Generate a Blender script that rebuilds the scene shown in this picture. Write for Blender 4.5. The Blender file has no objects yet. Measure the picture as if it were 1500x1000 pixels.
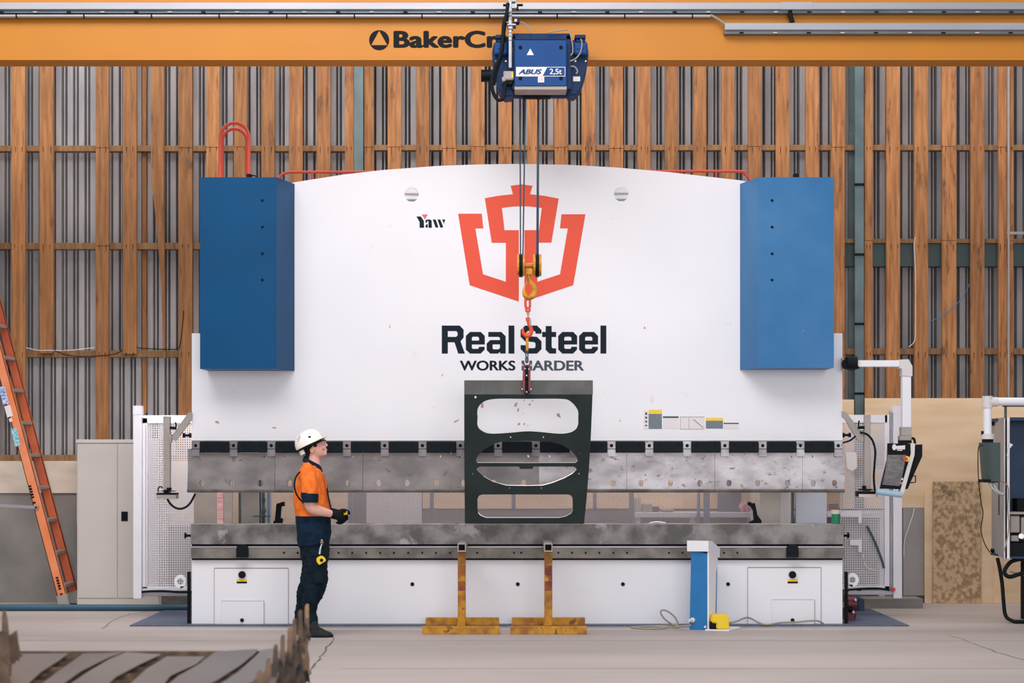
import bpy, bmesh, math, random
from mathutils import Vector, Matrix, Euler
random.seed(7)
SC = bpy.context.scene
C = SC.collection
F = 2325.0           # focal length in pixels of the 1500 px frame
EYE = 1.6
HOR = 667.0
PI = math.pi
def X(px, D): return (px - 750.0) * D / F
def Z(py, D): return EYE + (HOR - py) * D / F
def P(px, py, D): return Vector((X(px, D), D, Z(py, D)))
def S(n, D): return n * D / F

# ------------------------------------------------------------------ materials
def lin(c):
    out = []
    for v in c:
        v = v / 255.0
        out.append(v / 12.92 if v <= 0.04045 else ((v + 0.055) / 1.055) ** 2.4)
    return out
MATS = {}
def mat(name, rgb, rough=0.6, metal=0.0, var=0.0, scale=3.0, stretch=(1, 1, 1), rgb2=None, bump=0.0, bscale=None,
        spots=None, spot_rgb=(60, 55, 50), spot_scale=6.0, detail=6.0, rnd=0.0, coat=0.0, spec=0.5, ramp=(0.35, 0.65)):
    if name in MATS: return MATS[name]
    m = bpy.data.materials.new(name); m.use_nodes = True
    nt = m.node_tree; N = nt.nodes; L = nt.links
    b = N['Principled BSDF']
    b.inputs['Roughness'].default_value = rough
    b.inputs['Metallic'].default_value = metal
    b.inputs['Specular IOR Level'].default_value = min(spec, .16) if max(rgb) < 75 else spec
    if coat: b.inputs['Coat Weight'].default_value = coat
    c1 = lin(rgb) + [1]
    b.inputs['Base Color'].default_value = c1
    m.diffuse_color = c1
    if var or rgb2 or bump or spots or rnd:
        tc = N.new('ShaderNodeTexCoord'); mp = N.new('ShaderNodeMapping')
        mp.inputs['Scale'].default_value = stretch
        L.new(tc.outputs['Object'], mp.inputs['Vector'])
        vec = mp.outputs['Vector']
        oi = None
        if rnd:
            oi = N.new('ShaderNodeObjectInfo')
            ad = N.new('ShaderNodeVectorMath'); ad.operation = 'ADD'
            mu = N.new('ShaderNodeMath'); mu.operation = 'MULTIPLY'; mu.inputs[1].default_value = 57.0
            L.new(oi.outputs['Random'], mu.inputs[0]); L.new(vec, ad.inputs[0]); L.new(mu.outputs[0], ad.inputs[1])
            vec = ad.outputs[0]
        no = N.new('ShaderNodeTexNoise'); no.inputs['Scale'].default_value = scale; no.inputs['Detail'].default_value = detail
        L.new(vec, no.inputs['Vector'])
        c2 = lin(rgb2) + [1] if rgb2 else [v * (1 - var) for v in c1[:3]] + [1]
        rp = N.new('ShaderNodeValToRGB')
        rp.color_ramp.elements[0].position = ramp[0]; rp.color_ramp.elements[1].position = ramp[1]
        rp.color_ramp.elements[0].color = c2; rp.color_ramp.elements[1].color = c1
        L.new(no.outputs['Fac'], rp.inputs['Fac'])
        col = rp.outputs['Color']
        if spots:
            n2 = N.new('ShaderNodeTexNoise'); n2.inputs['Scale'].default_value = spot_scale; n2.inputs['Detail'].default_value = 8
            n2.inputs['Roughness'].default_value = 0.65
            L.new(vec, n2.inputs['Vector'])
            r2 = N.new('ShaderNodeValToRGB'); r2.color_ramp.elements[0].position = spots; r2.color_ramp.elements[1].position = spots + 0.06
            L.new(n2.outputs['Fac'], r2.inputs['Fac'])
            mx = N.new('ShaderNodeMix'); mx.data_type = 'RGBA'
            L.new(r2.outputs['Color'], mx.inputs['Factor']); L.new(col, mx.inputs['A']); mx.inputs['B'].default_value = lin(spot_rgb) + [1]
            col = mx.outputs['Result']
        if rnd:
            hs = N.new('ShaderNodeHueSaturation')
            mr = N.new('ShaderNodeMapRange'); mr.inputs['To Min'].default_value = 1 - rnd; mr.inputs['To Max'].default_value = 1 + rnd
            L.new(oi.outputs['Random'], mr.inputs['Value']); L.new(mr.outputs['Result'], hs.inputs['Value'])
            L.new(col, hs.inputs['Color']); col = hs.outputs['Color']
        L.new(col, b.inputs['Base Color'])
        if bump:
            bp = N.new('ShaderNodeBump'); bp.inputs['Strength'].default_value = bump; bp.inputs['Distance'].default_value = 0.01
            nb = N.new('ShaderNodeTexNoise'); nb.inputs['Scale'].default_value = bscale or scale * 3; nb.inputs['Detail'].default_value = 5
            L.new(vec, nb.inputs['Vector']); L.new(nb.outputs['Fac'], bp.inputs['Height']); L.new(bp.outputs['Normal'], b.inputs['Normal'])
    MATS[name] = m
    return m

def wire_mesh_mat(name, rgb, pitch, wire):
    m = mat(name, rgb, 0.55)
    nt = m.node_tree; N = nt.nodes; L = nt.links
    b = N['Principled BSDF']; out = N['Material Output']
    tc = N.new('ShaderNodeTexCoord'); sp = N.new('ShaderNodeSeparateXYZ'); L.new(tc.outputs['Object'], sp.inputs[0])
    fs = []
    for ax in ('X', 'Z'):
        d = N.new('ShaderNodeMath'); d.operation = 'DIVIDE'; d.inputs[1].default_value = pitch; L.new(sp.outputs[ax], d.inputs[0])
        f = N.new('ShaderNodeMath'); f.operation = 'FRACT'; L.new(d.outputs[0], f.inputs[0])
        g = N.new('ShaderNodeMath'); g.operation = 'LESS_THAN'; g.inputs[1].default_value = wire; L.new(f.outputs[0], g.inputs[0])
        fs.append(g)
    mx = N.new('ShaderNodeMath'); mx.operation = 'MAXIMUM'; L.new(fs[0].outputs[0], mx.inputs[0]); L.new(fs[1].outputs[0], mx.inputs[1])
    tr = N.new('ShaderNodeBsdfTransparent'); ms = N.new('ShaderNodeMixShader')
    L.new(mx.outputs[0], ms.inputs[0]); L.new(tr.outputs[0], ms.inputs[1]); L.new(b.outputs[0], ms.inputs[2]); L.new(ms.outputs[0], out.inputs['Surface'])
    return m

W_ = mat('white_paint', (233, 229, 236), 0.42, var=0.05, scale=1.2)
RAMW = mat('white_paint_scuffed', (236, 232, 239), 0.38, var=0.05, scale=0.9, spots=0.645, spot_rgb=(220, 210, 214), spot_scale=4.0)
BASEW = mat('white_paint_base', (234, 231, 238), 0.42, var=0.04, scale=0.9, spots=0.73, spot_rgb=(190, 180, 182), spot_scale=9.0)
OFFW = mat('off_white_plastic', (214, 208, 208), 0.5, var=0.05, scale=4)  # off-white, slightly darker than the white paint
BLUE = mat('blue_paint', (0, 72, 118), 0.42, spec=.2, var=0.12, scale=2.2, spots=0.74, spot_rgb=(16, 88, 142), spot_scale=4)
BLUE_SHEEN = mat('dusty_sheen_blue_paint', (24, 98, 156), 0.45, spec=.3, rgb2=(60, 118, 168), scale=1.6, ramp=(0.3, 0.8), spots=0.71, spot_rgb=(96, 142, 184), spot_scale=5)  # lighter blues paint in a reflected sheen along with the dust
BLUE3 = mat('console_blue', (12, 112, 176), 0.5, var=0.1, scale=9)
HOISTB = mat('hoist_blue', (0, 66, 130), 0.42, spec=.25, var=0.12, scale=6)
HOISTD = mat('hoist_dark_blue', (0, 42, 88), 0.5, spec=.25, var=0.2, scale=8)
YEL = mat('crane_yellow', (200, 124, 14), 0.45, var=0.07, scale=1.5)
BLACK = mat('black', (7, 11, 17), 0.55)
RUBBER = mat('black_rubber', (20, 24, 28), 0.7)
NAVYINK = mat('navy_ink', (8, 27, 42), 0.5, var=0.2, scale=20, spots=0.72, spot_rgb=(110, 118, 130), spot_scale=26)
GREYINK = mat('grey_ink', (52, 64, 80), 0.5)
ORINK = mat('orange_ink', (230, 72, 40), 0.5, var=0.05, scale=3, spots=0.755, spot_rgb=(244, 214, 208), spot_scale=16)
STEEL = mat('worn_steel', (146, 138, 138), 0.5, 0.25, rgb2=(114, 108, 110), scale=3.5, detail=12, bump=0.15, bscale=30, spots=0.61, spot_rgb=(104, 96, 94), spot_scale=9, stretch=(1, 1, 1.6))
STEELR = mat('bright_worn_steel', (198, 192, 198), 0.42, 0.2, rgb2=(150, 142, 146), scale=4.0, detail=12, bump=0.15, bscale=30, spots=0.59, spot_rgb=(124, 112, 112), spot_scale=9, stretch=(1, 1, 1.6))
BEDST = mat('dark_bed_steel', (142, 137, 136), 0.55, 0.2, rgb2=(88, 84, 82), scale=5.0, detail=10, bump=0.25, bscale=40, spots=0.57, spot_rgb=(160, 156, 158), spot_scale=2.6, ramp=(.36, .62))
BEDST2 = mat('bed_rail_steel', (138, 130, 124), 0.55, 0.25, rgb2=(98, 92, 88), scale=5.0, bump=0.2, bscale=40)
CLAMP = mat('clamp_blue_black', (7, 20, 30), 0.5, var=0.25, scale=12)
SHEET = mat('mill_scale_steel', (24, 32, 33), 0.5, 0.0, rgb2=(32, 40, 40), scale=4, spots=0.72, spot_rgb=(58, 48, 42), spot_scale=7, spec=.25)
SHEETB = mat('mill_scale_bend', (92, 91, 89), 0.45, 0.1, rgb2=(72, 73, 72), scale=5)
EDGE = mat('cut_edge', (190, 188, 184), 0.3, 0.7)
ALU = mat('aluminium', (172, 170, 178), 0.4, 0.5, var=0.12, scale=3, stretch=(0.3, 1, 4))
ALUD = mat('dull_aluminium', (120, 128, 136), 0.4, 0.6, var=0.2, scale=4)
GALV = mat('galvanised_cladding', (184, 178, 180), 0.6, 0.0, rgb2=(150, 148, 152), scale=1.6, stretch=(3, 1, 0.7), spots=0.70, spot_rgb=(92, 92, 96), spot_scale=3)
TEAL = mat('teal_steel_paint', (104, 124, 128), 0.5, rgb2=(82, 100, 104), scale=3.2, spots=0.66, spot_rgb=(150, 165, 162), spot_scale=6)
TEALD = mat('dark_teal_steel', (62, 82, 84), 0.55, var=0.15, scale=3)
CONC = mat('wall_concrete', (150, 142, 138), 0.85, rgb2=(122, 118, 116), scale=1.4, bump=0.2, bscale=14, spots=0.68, spot_rgb=(96, 92, 90), spot_scale=3)
PLY = mat('plywood', (246, 216, 182), 0.7, rgb2=(234, 198, 160), scale=1.6, stretch=(0.8, 1, 4.0), spots=0.72, spot_rgb=(212, 168, 128), spot_scale=2.2, detail=3, rnd=0.05)
PLYP = mat('pale_painted_board', (232, 216, 200), 0.75, rgb2=(206, 190, 176), scale=1.5, stretch=(1, 1, 3))
OSB = mat('strand_board', (212, 178, 140), 0.8, rgb2=(158, 128, 96), scale=24, detail=12, stretch=(1, 1, .8), spots=0.60, spot_rgb=(120, 100, 80), spot_scale=4, ramp=(0.38, 0.58))
CABG = mat('cabinet_grey', (200, 191, 187), 0.5, var=0.05, scale=2)
GREYM = mat('warm_grey_metal', (168, 158, 152), 0.5, 0.2, var=0.15, scale=5)
FRAMEW = mat('fence_white', (226, 222, 230), 0.45, var=0.05, scale=4)
BLUEG = mat('fence_blue_grey', (122, 130, 152), 0.5, var=0.1, scale=4)
GATEM = wire_mesh_mat('wire_mesh_white', (206, 200, 206), 0.0232, 0.42)
BACKM = wire_mesh_mat('wire_mesh_grey', (128, 120, 126), 0.0126, 0.30)
MATB = mat('floor_plate_blue', (96, 104, 126), 0.6, 0.2, rgb2=(76, 84, 104), scale=30, stretch=(1, 3, 1), bump=0.3, bscale=60)
RUSTY = mat('stand_yellow_rust', (200, 140, 24), 0.6, rgb2=(146, 90, 28), scale=9, detail=10, ramp=(0.38, 0.6), spots=0.57, spot_rgb=(112, 62, 36), spot_scale=9, bump=0.2)
RUSTB = mat('rust_red_band', (112, 44, 32), 0.65, rgb2=(170, 100, 34), scale=9, ramp=(0.3, 0.62))
RUST = mat('slat_rust', (132, 104, 84), 0.75, rgb2=(80, 66, 58), scale=12, spots=0.62, spot_rgb=(176, 136, 100), spot_scale=8, rnd=0.15)
CUT = mat('cut_sheet_grey', (150, 142, 140), 0.35, 0.55, rgb2=(126, 118, 118), scale=1.6, stretch=(1, .3, 1), rnd=0.08)
REDT = mat('red_tube', (226, 84, 62), 0.45, var=0.1, scale=6)
CHAINR = mat('chain_orange', (224, 72, 28), 0.4, var=0.1, scale=20)
HOOKY = mat('hook_yellow', (226, 156, 24), 0.45, rgb2=(176, 112, 20), scale=16)
MAROON = mat('clamp_maroon', (132, 34, 44), 0.4, var=0.2, scale=18)
CHROME = mat('chrome', (190, 188, 190), 0.25, 0.9)
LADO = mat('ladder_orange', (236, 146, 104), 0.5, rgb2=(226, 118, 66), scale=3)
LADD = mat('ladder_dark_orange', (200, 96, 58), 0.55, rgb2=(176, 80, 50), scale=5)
ORSH = mat('hi_vis_orange', (246, 124, 32), 0.8, rgb2=(226, 98, 18), scale=14, bump=0.6, bscale=22)
NAVY = mat('navy_cloth', (18, 40, 62), 0.85, rgb2=(10, 26, 42), scale=16, bump=0.6, bscale=22)
TROU = mat('dark_trousers', (16, 34, 46), 0.85, rgb2=(9, 22, 32), scale=14, bump=0.7, bscale=18)
SKIN = mat('skin', (226, 172, 156), 0.5, rgb2=(216, 156, 140), scale=14)
HAIR = mat('dark_hair', (36, 26, 24), 0.7, var=0.3, scale=40, bump=0.5)
GLOVE = mat('black_glove', (12, 16, 24), 0.75, var=0.3, scale=30, bump=0.4)
BOOT = mat('boot_leather', (48, 50, 50), 0.7, rgb2=(34, 38, 40), scale=20, bump=0.4)
HELM = mat('helmet_white', (248, 236, 230), 0.35)
TAPEY = mat('yellow_plastic', (238, 200, 28), 0.4)
GREEN = mat('green_liquid', (14, 118, 84), 0.35)
PALEG = mat('pale_plastic', (206, 186, 176), 0.5)
PINK = mat('pink_cloth', (206, 120, 136), 0.9, rgb2=(236, 196, 200), scale=30)
DARKR = mat('dark_red_metal', (110, 24, 36), 0.45, var=0.3, scale=10)
CABLE = mat('grey_cable', (150, 138, 126), 0.6)
PAPER = mat('paper', (226, 218, 220), 0.7)
SCREEN = mat('screen_glass', (112, 104, 104), 0.2, rgb2=(84, 78, 82), scale=14, stretch=(1, 1, 3))
PIPE = mat('teal_pipe', (44, 84, 104), 0.45, var=0.1, scale=4)
DEEPB = mat('deep_blue', (18, 52, 88), 0.5, var=0.2, scale=5)
STICKB = mat('sticker_slate', (92, 104, 116), 0.5, rgb2=(120, 130, 140), scale=60, stretch=(1, 1, 3))
SPACK = mat('sticker_blue', (40, 120, 200), 0.5, rgb2=(220, 224, 236), scale=50)
CYAN = mat('sticker_cyan', (40, 160, 190), 0.5, rgb2=(190, 220, 226), scale=60)

def wood(name, a, b_, knot=(96, 56, 32)):
    m = mat(name, a, 0.72, rgb2=b_, scale=4.5, stretch=(7, 7, 0.5), detail=9, ramp=(0.34, 0.68), rnd=0.18, bump=0.3, bscale=10)
    nt = m.node_tree; N = nt.nodes; L = nt.links; b = N['Principled BSDF']
    src = b.inputs['Base Color'].links[0].from_socket
    tc = N.new('ShaderNodeTexCoord'); mp = N.new('ShaderNodeMapping'); mp.inputs['Scale'].default_value = (5.5, 1, 1.1)
    oi = N.new('ShaderNodeObjectInfo'); mu = N.new('ShaderNodeMath'); mu.operation = 'MULTIPLY'; mu.inputs[1].default_value = 31
    L.new(oi.outputs['Random'], mu.inputs[0]); L.new(tc.outputs['Object'], mp.inputs['Vector']); 
    ad = N.new('ShaderNodeVectorMath'); L.new(mp.outputs[0], ad.inputs[0]); L.new(mu.outputs[0], ad.inputs[1])
    n2 = N.new('ShaderNodeTexNoise'); n2.inputs['Scale'].default_value = 2.0; n2.inputs['Detail'].default_value = 9; n2.inputs['Roughness'].default_value = 0.7
    L.new(ad.outputs[0], n2.inputs['Vector'])
    r2 = N.new('ShaderNodeValToRGB'); r2.color_ramp.elements[0].position = 0.56; r2.color_ramp.elements[1].position = 0.72
    L.new(n2.outputs['Fac'], r2.inputs['Fac'])
    mx = N.new('ShaderNodeMix'); mx.data_type = 'RGBA'
    L.new(r2.outputs['Color'], mx.inputs['Factor']); L.new(src, mx.inputs['A']); mx.inputs['B'].default_value = lin(knot) + [1]
    L.new(mx.outputs['Result'], b.inputs['Base Color'])
    return m
WOODA = wood('stud_timber', (182, 124, 76), (142, 90, 50), (80, 50, 34))
WOODB = wood('stud_timber_ochre', (176, 120, 72), (140, 92, 52), (80, 54, 36))
GIRT = wood('girt_timber', (158, 118, 78), (128, 92, 58))
PANELWOOD = wood('fence_timber', (190, 150, 110), (160, 120, 84))

# floor
def floor_mat():
    m = mat('floor_concrete', (184, 170, 166), 0.62, rgb2=(158, 146, 142), scale=0.7, stretch=(0.35, 1.6, 1), ramp=(0.3, 0.7), bump=0.06, bscale=25,
            spots=0.70, spot_rgb=(132, 122, 118), spot_scale=2.4, detail=9)
    return m
FLOORM = floor_mat()

# ------------------------------------------------------------------ geometry helpers
class G:
    def __init__(s): s.bm = bmesh.new()
    def box(s, x0, x1, y0, y1, z0, z1, bev=0.0, M=None):
        if x1 < x0: x0, x1 = x1, x0
        if y1 < y0: y0, y1 = y1, y0
        if z1 < z0: z0, z1 = z1, z0
        t = bmesh.new()
        r = bmesh.ops.create_cube(t, size=1)
        for v in t.verts:
            v.co = Vector(((x0 + x1) / 2 + v.co.x * (x1 - x0), (y0 + y1) / 2 + v.co.y * (y1 - y0), (z0 + z1) / 2 + v.co.z * (z1 - z0)))
        if bev: bmesh.ops.bevel(t, geom=t.edges[:], offset=bev, segments=2, affect='EDGES', profile=0.5)
        return s.add(t, M)
    def add(s, t, M=None):
        if M is not None: bmesh.ops.transform(t, matrix=M, verts=t.verts)
        me = bpy.data.meshes.new('tmp'); t.to_mesh(me); t.free()
        s.bm.from_mesh(me); bpy.data.meshes.remove(me)
        return s
    def pbox(s, px0, px1, py0, py1, D0, D1, bev=0.0):
        return s.box(X(px0, D0), X(px1, D0), D0, D1, Z(py1, D0), Z(py0, D0), bev)
    def prism(s, pts, axis, a0, a1, M=None):
        """pts: 2D polygon; axis 'y': pts=(x,z) extruded a0..a1 in y; 'z': (x,y); 'x': (y,z)"""
        t = bmesh.new()
        def mk(p, a):
            if axis == 'y': return (p[0], a, p[1])
            if axis == 'z': return (p[0], p[1], a)
            return (a, p[0], p[1])
        A = [t.verts.new(mk(p, a0)) for p in pts]; B = [t.verts.new(mk(p, a1)) for p in pts]
        n = len(pts)
        t.faces.new(A); t.faces.new(B)
        for i in range(n): t.faces.new((A[i], A[(i + 1) % n], B[(i + 1) % n], B[i]))
        bmesh.ops.recalc_face_normals(t, faces=t.faces)
        return s.add(t, M)
    def pprism(s, pts, D0, D1):
        return s.prism([(X(a, D0), Z(b, D0)) for a, b in pts], 'y', D0, D1)
    def cyl(s, p0, p1, r, n=16, r2=None, M=None):
        p0 = Vector(p0); p1 = Vector(p1); d = p1 - p0; L = d.length
        t = bmesh.new()
        bmesh.ops.create_cone(t, cap_ends=True, segments=n, radius1=r, radius2=r if r2 is None else r2, depth=L)
        q = d.to_track_quat('Z', 'Y').to_matrix().to_4x4()
        bmesh.ops.transform(t, matrix=Matrix.Translation((p0 + p1) / 2) @ q, verts=t.verts)
        return s.add(t, M)
    def loft(s, rings, closed_ends=True):
        t = bmesh.new(); R = [[t.verts.new(p) for p in r] for r in rings]
        n = len(rings[0])
        for a, b in zip(R, R[1:]):
            for i in range(n): t.faces.new((a[i], a[(i + 1) % n], b[(i + 1) % n], b[i]))
        if closed_ends: t.faces.new(R[0][::-1]); t.faces.new(R[-1])
        bmesh.ops.recalc_face_normals(t, faces=t.faces)
        return s.add(t)
    def tube(s, pts, r, n=10, smooth=True, closed=False, sub=6):
        pts = [Vector(p) for p in pts]
        if smooth and len(pts) > 2: pts = catmull(pts, sub, closed)
        rr = r if isinstance(r, (list, tuple)) else None
        rings = []; N = len(pts); up = Vector((0.123, 0.31, 0.94))
        prev = None
        for i, p in enumerate(pts):
            if closed: d = pts[(i + 1) % N] - pts[i - 1]
            else: d = pts[min(i + 1, N - 1)] - pts[max(i - 1, 0)]
            if d.length < 1e-9: d = Vector((0, 0, 1))
            d.normalize()
            if prev is None:
                a = d.cross(up)
                if a.length < 1e-3: a = d.cross(Vector((1, 0, 0)))
            else:
                a = prev - d * prev.dot(d)
            a.normalize(); prev = a; b = d.cross(a)
            if rr:
                f = i / (N - 1) * (len(rr) - 1); k = min(int(f), len(rr) - 2); f -= k; ri = rr[k] * (1 - f) + rr[k + 1] * f
            else: ri = r
            rings.append([p + (a * math.cos(2 * PI * j / n) + b * math.sin(2 * PI * j / n)) * ri for j in range(n)])
        if closed: rings.append(rings[0]); return s.loft(rings, False)
        return s.loft(rings)
    def sphere(s, c, rx, ry=None, rz=None, n=16, M=None):
        ry = rx if ry is None else ry; rz = rx if rz is None else rz
        t = bmesh.new(); bmesh.ops.create_uvsphere(t, u_segments=n, v_segments=n // 2 + 2, radius=1)
        for v in t.verts: v.co = Vector((c[0] + v.co.x * rx, c[1] + v.co.y * ry, c[2] + v.co.z * rz))
        return s.add(t, M)
    def torus(s, c, R, r, axis='y', n=24, m=10, a0=0, a1=2 * PI, sx=1.0, sz=1.0):
        closed = abs(a1 - a0 - 2 * PI) < 1e-6
        pts = []
        for i in range(n if closed else n + 1):
            a = a0 + (a1 - a0) * i / n
            u, v = R * math.cos(a) * sx, R * math.sin(a) * sz
            if axis == 'y': pts.append((c[0] + u, c[1], c[2] + v))
            elif axis == 'x': pts.append((c[0], c[1] + u, c[2] + v))
            else: pts.append((c[0] + u, c[1] + v, c[2]))
        return s.tube(pts, r, m, smooth=False, closed=closed)

def catmull(p, sub, closed=False):
    out = []; n = len(p)
    for i in range(n if closed else n - 1):
        if closed: a, b, c, d = p[i - 1], p[i], p[(i + 1) % n], p[(i + 2) % n]
        else: a, b, c, d = p[max(i - 1, 0)], p[i], p[i + 1], p[min(i + 2, n - 1)]
        for k in range(sub):
            t = k / sub
            out.append(0.5 * ((2 * b) + (c - a) * t + (2 * a - 5 * b + 4 * c - d) * t * t + (3 * b - a - 3 * c + d) * t ** 3))
    if not closed: out.append(p[-1])
    return out

def flat(loops, D, thick):
    """polygon with holes in the XZ plane, front face at y = D, thickness going back"""
    cu = bpy.data.curves.new('tmp', 'CURVE'); cu.dimensions = '2D'; cu.fill_mode = 'BOTH'; cu.extrude = thick / 2
    for lp in loops:
        sp = cu.splines.new('POLY'); sp.points.add(len(lp) - 1)
        for i, (a, b) in enumerate(lp): sp.points[i].co = (a, b, 0, 1)
        sp.use_cyclic_u = True
    return curve_to_g(cu, D, thick)
def curve_to_g(cu, D, thick):
    ob = bpy.data.objects.new('tmp', cu); C.objects.link(ob)
    dg = bpy.context.evaluated_depsgraph_get()
    me = bpy.data.meshes.new_from_object(ob.evaluated_get(dg))
    g = G(); g.bm.from_mesh(me)
    for v in g.bm.verts: v.co = Vector((v.co.x, D + thick / 2 - v.co.z, v.co.y))
    bmesh.ops.remove_doubles(g.bm, verts=g.bm.verts, dist=1e-6)
    bmesh.ops.recalc_face_normals(g.bm, faces=g.bm.faces)
    bpy.data.objects.remove(ob); bpy.data.meshes.remove(me); bpy.data.curves.remove(cu)
    return g
def pflat(loops, D, thick, Dpx=None):
    q = Dpx or D
    return flat([[(X(a, q), Z(b, q)) for a, b in lp] for lp in loops], D, thick)
def circ(cx, cy, r, n=20, sy=1.0): return [(cx + r * math.cos(2 * PI * i / n), cy + r * sy * math.sin(2 * PI * i / n)) for i in range(n)]
def obround(cx, cy, w, h, n=8):
    r = w / 2; hh = h / 2 - r
    return [(cx + r * math.cos(PI * i / n), cy + hh + r * math.sin(PI * i / n)) for i in range(n + 1)] + \
           [(cx + r * math.cos(PI + PI * i / n), cy - hh + r * math.sin(PI + PI * i / n)) for i in range(n + 1)]
def rrect(x0, y0, x1, y1, r, n=6):
    out = []
    for cx, cy, a in ((x1 - r, y1 - r, 0), (x0 + r, y1 - r, PI / 2), (x0 + r, y0 + r, PI), (x1 - r, y0 + r, 1.5 * PI)):
        for i in range(n + 1): out.append((cx + r * math.cos(a + PI / 2 * i / n), cy + r * math.sin(a + PI / 2 * i / n)))
    return out
def text_g(s, px0, px1, py0, py1, D, off=0.0, shear=0.0, thick=0.003, spacing=1.0):
    """lettering fitted into a pixel box at distance D"""
    cu = bpy.data.curves.new('tmp', 'FONT'); cu.body = s; cu.size = 1; cu.shear = shear; cu.extrude = 0.005; cu.space_character = spacing
    ob = bpy.data.objects.new('tmp', cu); C.objects.link(ob)
    dg = bpy.context.evaluated_depsgraph_get()
    me = bpy.data.meshes.new_from_object(ob.evaluated_get(dg))
    g = G(); g.bm.from_mesh(me)
    bpy.data.objects.remove(ob); bpy.data.meshes.remove(me); bpy.data.curves.remove(cu)
    if off:
        base = g.bm.copy(); g = G()
        for k in range(9):
            t = base.copy()
            if k:
                dx, dy = off * math.cos(k * PI / 4), off * math.sin(k * PI / 4)
                for v in t.verts: v.co.x += dx * 1.15; v.co.y += dy * .75; v.co.z += 0.012 * k
            g.add(t)
        base.free()
    xs = [v.co.x for v in g.bm.verts]; ys = [v.co.y for v in g.bm.verts]
    x0, x1, z0, z1 = X(px0, D), X(px1, D), Z(py1, D), Z(py0, D)
    mnx, mxx, mny, mxy = min(xs), max(xs), min(ys), max(ys)
    for v in g.bm.verts:
        v.co = Vector((x0 + (v.co.x - mnx) / (mxx - mnx) * (x1 - x0), D + (thick - (v.co.z + .005) * thick / .106),
                       z0 + (v.co.y - mny) / (mxy - mny) * (z1 - z0)))
    bmesh.ops.recalc_face_normals(g.bm, faces=g.bm.faces)
    return g

def obj(name, g, material, parent=None, smooth=False, label=None, auto=None):
    me = bpy.data.meshes.new(name)
    bm = g.bm if isinstance(g, G) else g
    bm.to_mesh(me); bm.free()
    mats = material if isinstance(material, (list, tuple)) else [material]
    for m in mats: me.materials.append(m)
    if smooth:
        for p in me.polygons: p.use_smooth = True
        if auto is not None:
            try: me.set_sharp_from_angle(angle=auto)
            except Exception: pass
    o = bpy.data.objects.new(name, me); C.objects.link(o)
    if parent is not None:
        o.parent = parent
        o.matrix_parent_inverse = world(parent).inverted()
    if label: o['label'] = label
    return o
def world(o):
    m = o.matrix_basis.copy()
    if o.parent: return world(o.parent) @ o.matrix_parent_inverse @ m
    return m
SM = math.radians(40)
def sobj(name, g, material, parent=None, label=None): return obj(name, g, material, parent, True, label, SM)
def thing(name, label, cat, loc, group=None):
    o = bpy.data.objects.new(name, None); C.objects.link(o); o.location = loc; o.empty_display_size = 0.1
    o['label'] = label; o['category'] = cat
    if group: o['group'] = group
    return o
def tag(o, label, cat, group=None, kind=None):
    o['label'] = label; o['category'] = cat
    if group: o['group'] = group
    if kind: o['kind'] = kind
    return o
def struct(o, label=None, cat=None, group=None):
    o['kind'] = 'structure'
    if label: o['label'] = label
    if cat: o['category'] = cat
    if group: o['group'] = group
    return o
def order(n):
    a = ['first', 'second', 'third', 'fourth', 'fifth', 'sixth', 'seventh', 'eighth', 'ninth', 'tenth', 'eleventh', 'twelfth', 'thirteenth',
         'fourteenth', 'fifteenth', 'sixteenth', 'seventeenth', 'eighteenth', 'nineteenth', 'twentieth']
    if n <= 20: return a[n - 1]
    t = {2: 'twenty', 3: 'thirty', 4: 'forty'}[n // 10]
    return t + '-' + a[n % 10 - 1] if n % 10 else {30: 'thirtieth', 40: 'fortieth'}[n]
# ================================================================== the setting
DW = 17.3            # front of the lower wall
g = G(); g.box(-10.5, 10.5, -1.0, 18.0, -0.1, 0.0)
struct(obj('floor', g, FLOORM), 'pale worn concrete workshop floor', 'floor')
# cladding: galvanised box-rib sheet
per = 0.127
prof = [(0, 0), (0.058, 0), (0.070, 0.13), (0.082, 0.014), (0.096, 0.014), (0.110, 0.14), (0.125, 0.0)]
t = bmesh.new(); DC = 17.62; z0c, z1c = Z(674, DC) - 0.05, 6.6
row0, row1 = [], []
k0 = int(-10 / per)
for k in range(k0, -k0):
    for (a, b) in prof:
        row0.append(t.verts.new((k * per + a + 0.02, DC + b, z0c))); row1.append(t.verts.new((k * per + a + 0.02, DC + b, z1c)))
for i in range(len(row0) - 1): t.faces.new((row0[i], row0[i + 1], row1[i + 1], row1[i]))
g = G(); g.add(t); g.box(-10.2, 10.2, DC + 0.15, DC + 0.2, 0, z1c)
struct(obj('wall_back', g, GALV), 'back wall of grey ribbed metal cladding', 'wall')
g = G(); g.box(-10.2, 10.2, DW, DC + 0.06, 0.0, Z(676, DW))
struct(obj('wall_lower', g, CONC), 'grey concrete upstand along the foot of the back wall', 'wall')
g = G(); g.box(-10.2, 10.2, DW + 0.02, DC, Z(676, DW), Z(666, DW))
struct(obj('trim_1', g, GIRT), 'dark timber bottom plate on the concrete upstand', 'wall plate')

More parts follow.
